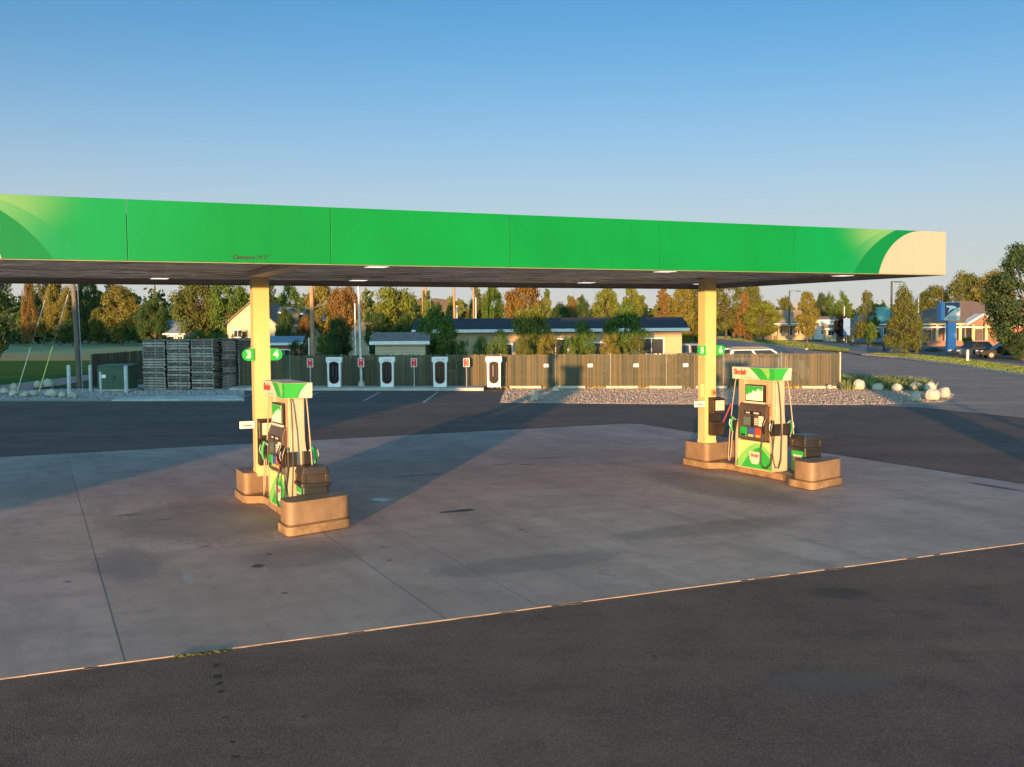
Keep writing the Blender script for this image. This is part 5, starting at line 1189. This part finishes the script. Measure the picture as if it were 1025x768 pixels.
# ------------------------------------------------------------------ vehicles
m_tyre = M('tyre_rubber', (.02, .02, .02), .85); m_rim = M('alloy_rim', (.4, .4, .4), .3, .8); m_cglass = M('car_glass', (.02, .025, .03), .06); m_hl = M('headlamp_glass', (.6, .6, .58), .1); m_tl = M('tail_lamp_red', (.35, .01, .01), .2)
def paint(name, col):
    m = M(name, col, .28, .1, var=.04); m.node_tree.nodes['Principled BSDF'].inputs['Coat Weight'].default_value = .6; return m
def car(name, label, x, y, rz, body, L_=4.5, W=1.8, H=1.45, suv=False, roof=None, rack=False, belt=None):
    t = thing(name, label, 'car', (x, y, 0), rz, 'parked vehicles'); h = L_/2; zc = belt or (.98 if suv else .88)
    b = MB(); pts = [(-h, .35), (-h+.1, .28), (h-.1, .28), (h, .38), (h-.02, .68), (h-.25, zc-.14), (h-1.15, zc), (-h+.25, zc+.02), (-h+.02, zc-.12)]
    b.prism_y(pts, -W/2, W/2); b.build('body', body, t, bevel=.07)
    rf = -h+.25 if suv else -h+.75
    cab = [(rf, zc), (rf+(.18 if suv else .55), H-.03), (h-2.05, H), (h-1.25, zc)]
    b = MB(); w2 = W/2-.06; wt = W/2-.22; n = 4
    vs = [(p[0], -(w2 if p[1] <= zc+.01 else wt), p[1]) for p in cab]+[(p[0], (w2 if p[1] <= zc+.01 else wt), p[1]) for p in cab]
    b.add(vs, [(3, 2, 1, 0), (4, 5, 6, 7), (1, 2, 6, 5), (0, 1, 5, 4), (2, 3, 7, 6)]); b.build('cabin', roof or body, t, bevel=.04)
    def lerp(a, q, k): return tuple(a[i]+(q[i]-a[i])*k for i in range(3))
    for s in (-1, 1):
        A, B_, C_, D_ = [(p[0], s*(w2 if p[1] <= zc+.01 else wt), p[1]) for p in (cab[0], cab[1], cab[2], cab[3])]
        for k0, k1 in ((.08, .48), (.53, .93)):
            q = [lerp(lerp(A, D_, k0), lerp(B_, C_, k0), .12), lerp(lerp(A, D_, k1), lerp(B_, C_, k1), .12), lerp(lerp(A, D_, k1), lerp(B_, C_, k1), .88), lerp(lerp(A, D_, k0), lerp(B_, C_, k0), .88)]
            q = [(p[0], p[1]+s*.012, p[2]) for p in q]; g = MB(); g.add(q, [(0, 1, 2, 3)]); o = g.build('side_window', m_cglass, t)
            sol = o.modifiers.new('thickness', 'SOLIDIFY'); sol.thickness = .008
    for (i, k, nm) in ((2, 3, 'windscreen'), (1, 0, 'rear_window')):
        a0, a1 = cab[i], cab[k]; g = MB()
        T0 = (a0[0]+(a1[0]-a0[0])*.08, a0[1]+(a1[1]-a0[1])*.08); T1 = (a0[0]+(a1[0]-a0[0])*.92, a0[1]+(a1[1]-a0[1])*.92); dx = .014 if i == 2 else -.014
        g.add([(T0[0]+dx, -wt+.08, T0[1]), (T0[0]+dx, wt-.08, T0[1]), (T1[0]+dx, w2-.1, T1[1]), (T1[0]+dx, -w2+.1, T1[1])], [(0, 1, 2, 3)]); o = g.build(nm, m_cglass, t); sol = o.modifiers.new('thickness', 'SOLIDIFY'); sol.thickness = .008
    for px in (h-.85, -h+.85):
        for s in (-1, 1):
            g = MB(); g.tube([(px, s*(W/2-.2), .33), (px, s*(W/2+.01), .33)], .33, 20); wh = g.build('wheel', m_tyre, t, smooth=40)
            g = MB(); g.tube([(px, s*(W/2-.05), .33), (px, s*(W/2+.02), .33)], .2, 14); g.build('rim', m_rim, wh, smooth=40)
    for s in (-1, 1):
        MB().box(h-.22, h+.01, s*(W/2-.28)-.18, s*(W/2-.28)+.18, .6, .74).build('headlight', m_hl, t, bevel=.02)
        MB().box(-h-.01, -h+.1, s*(W/2-.22)-.15, s*(W/2-.22)+.15, .68, .85).build('tail_light', m_tl, t, bevel=.02)
        MB().box(h-1.45, h-1.3, s*(W/2+.02)-.1, s*(W/2+.02)+.1, zc, zc+.14).build('mirror', body, t, bevel=.02)
    if rack:
        g = MB()
        for s in (-1, 1): g.box(rf+.4, h-2.2, s*(wt-.1)-.02, s*(wt-.1)+.02, H+.02, H+.09)
        g.build('roof_rack', m_dark, t)
    return t
cwhite, csilver, cblack, corange, cbluegrey = paint('white_car_paint', (.62, .62, .60)), paint('silver_car_paint', (.35, .37, .40)), paint('black_car_paint', (.02, .022, .026)), paint('orange_paint', (.55, .18, .03)), paint('dark_blue_car_paint', (.03, .05, .08))
car('estate_car', 'white estate car whose roof shows over the fence behind the right dispenser', gx(765, 58.8), 58.8, -.08, cwhite, 4.7, 1.9, 1.95, True, rack=True, belt=1.42)
car('sedan', 'orange car with a pale roof half behind the fence right of the yellow column', gx(724, 66), 66, 2.4, corange, 4.3, 1.75, 1.85, True, roof=paint('cream_car_paint', (.6, .55, .45)))
car('estate_car', 'silver estate car parked beside the end wall of the long house', gx(694, 78), 78, .9, csilver, 4.4, 1.8, 1.9, True)
car('sedan', 'dark blue car in the shade just left of the yellow column behind the fence', gx(695, 66), 66, .5, cbluegrey, 4.2, 1.75, 1.55)
car('sedan', 'dark sedan with bright windscreen parked near the sapling', gx(976, 98), 98, pi+.25, cbluegrey, 4.6, 1.8, 1.5)
car('sedan', 'black car mostly behind the near green tree at the right', gx(1006, 95), 95, pi-.1, cblack, 4.6, 1.8, 1.45)
car('estate_car', 'small white car parked far away above the pallets', gx(180.5, 140), 140, .2, cwhite, 4.4, 1.8, 1.6, True)

# ------------------------------------------------------------------ unseen objects outside the frame that cast shade into it
m_store = M('store_render', (.45, .40, .34), .8); 
t = thing('store_building', 'tan store building with a grey roof, out of frame to the left of the forecourt', 'building', (-16.7, -5, 0))
MB().box(-34, 0, -12, 0, 0, 6.5).build('wall', m_store, t); MB().box(-34.2, .0, -12.2, .0, 6.503, 6.8).build('roof', r_grey, t); MB().box(-20, -17, .003, .06, 0, 2.6).build('door', m_glass, t); MB().box(-14, -3, .003, .06, .8, 2.8).build('window', m_glass, t)
t = thing('shadecaster', 'added unseen grey roofed warehouse far out of frame beyond the tan store building', 'building', (-120.6, -60, 0))  # added block, never in view, that shades the far left field and tree row
MB().box(-150, 0, -25, 0, 0, 11.5).build('wall', m_store, t); MB().prism_x([(-26, 11.503), (1, 11.503), (-12.5, 13)], -151, 0).build('roof', r_grey, t)
t = thing('shadow_pylon', 'unseen green pylon on a tan pier, added right of the frame for its shadow', 'sign', (8.6, 2.5, 0))  # pylon added out of view to throw the broad shadow band on the road
MB().box(-.62, .55, -.3, .3, 0, 5.2).build('post', m_isl, t, bevel=.02); MB().box(-1.6, 1.5, -.35, .35, 5.203, 7.6).build('sign_panel', m_signg, t, bevel=.02)
t = thing('light_pole', 'unseen slim grey pole beside the green pylon, added for its thin shadow', 'light pole', (10.4, 3.0, 0))  # pole added out of view to throw the thinner shadow band
MB().cyl(0, 0, 0, 8.5, .15, .1, n=12).build('pole', m_steel, t); MB().box(-.3, .3, -.9, .1, 8.503, 8.62).build('lamp_head', m_steel, t)
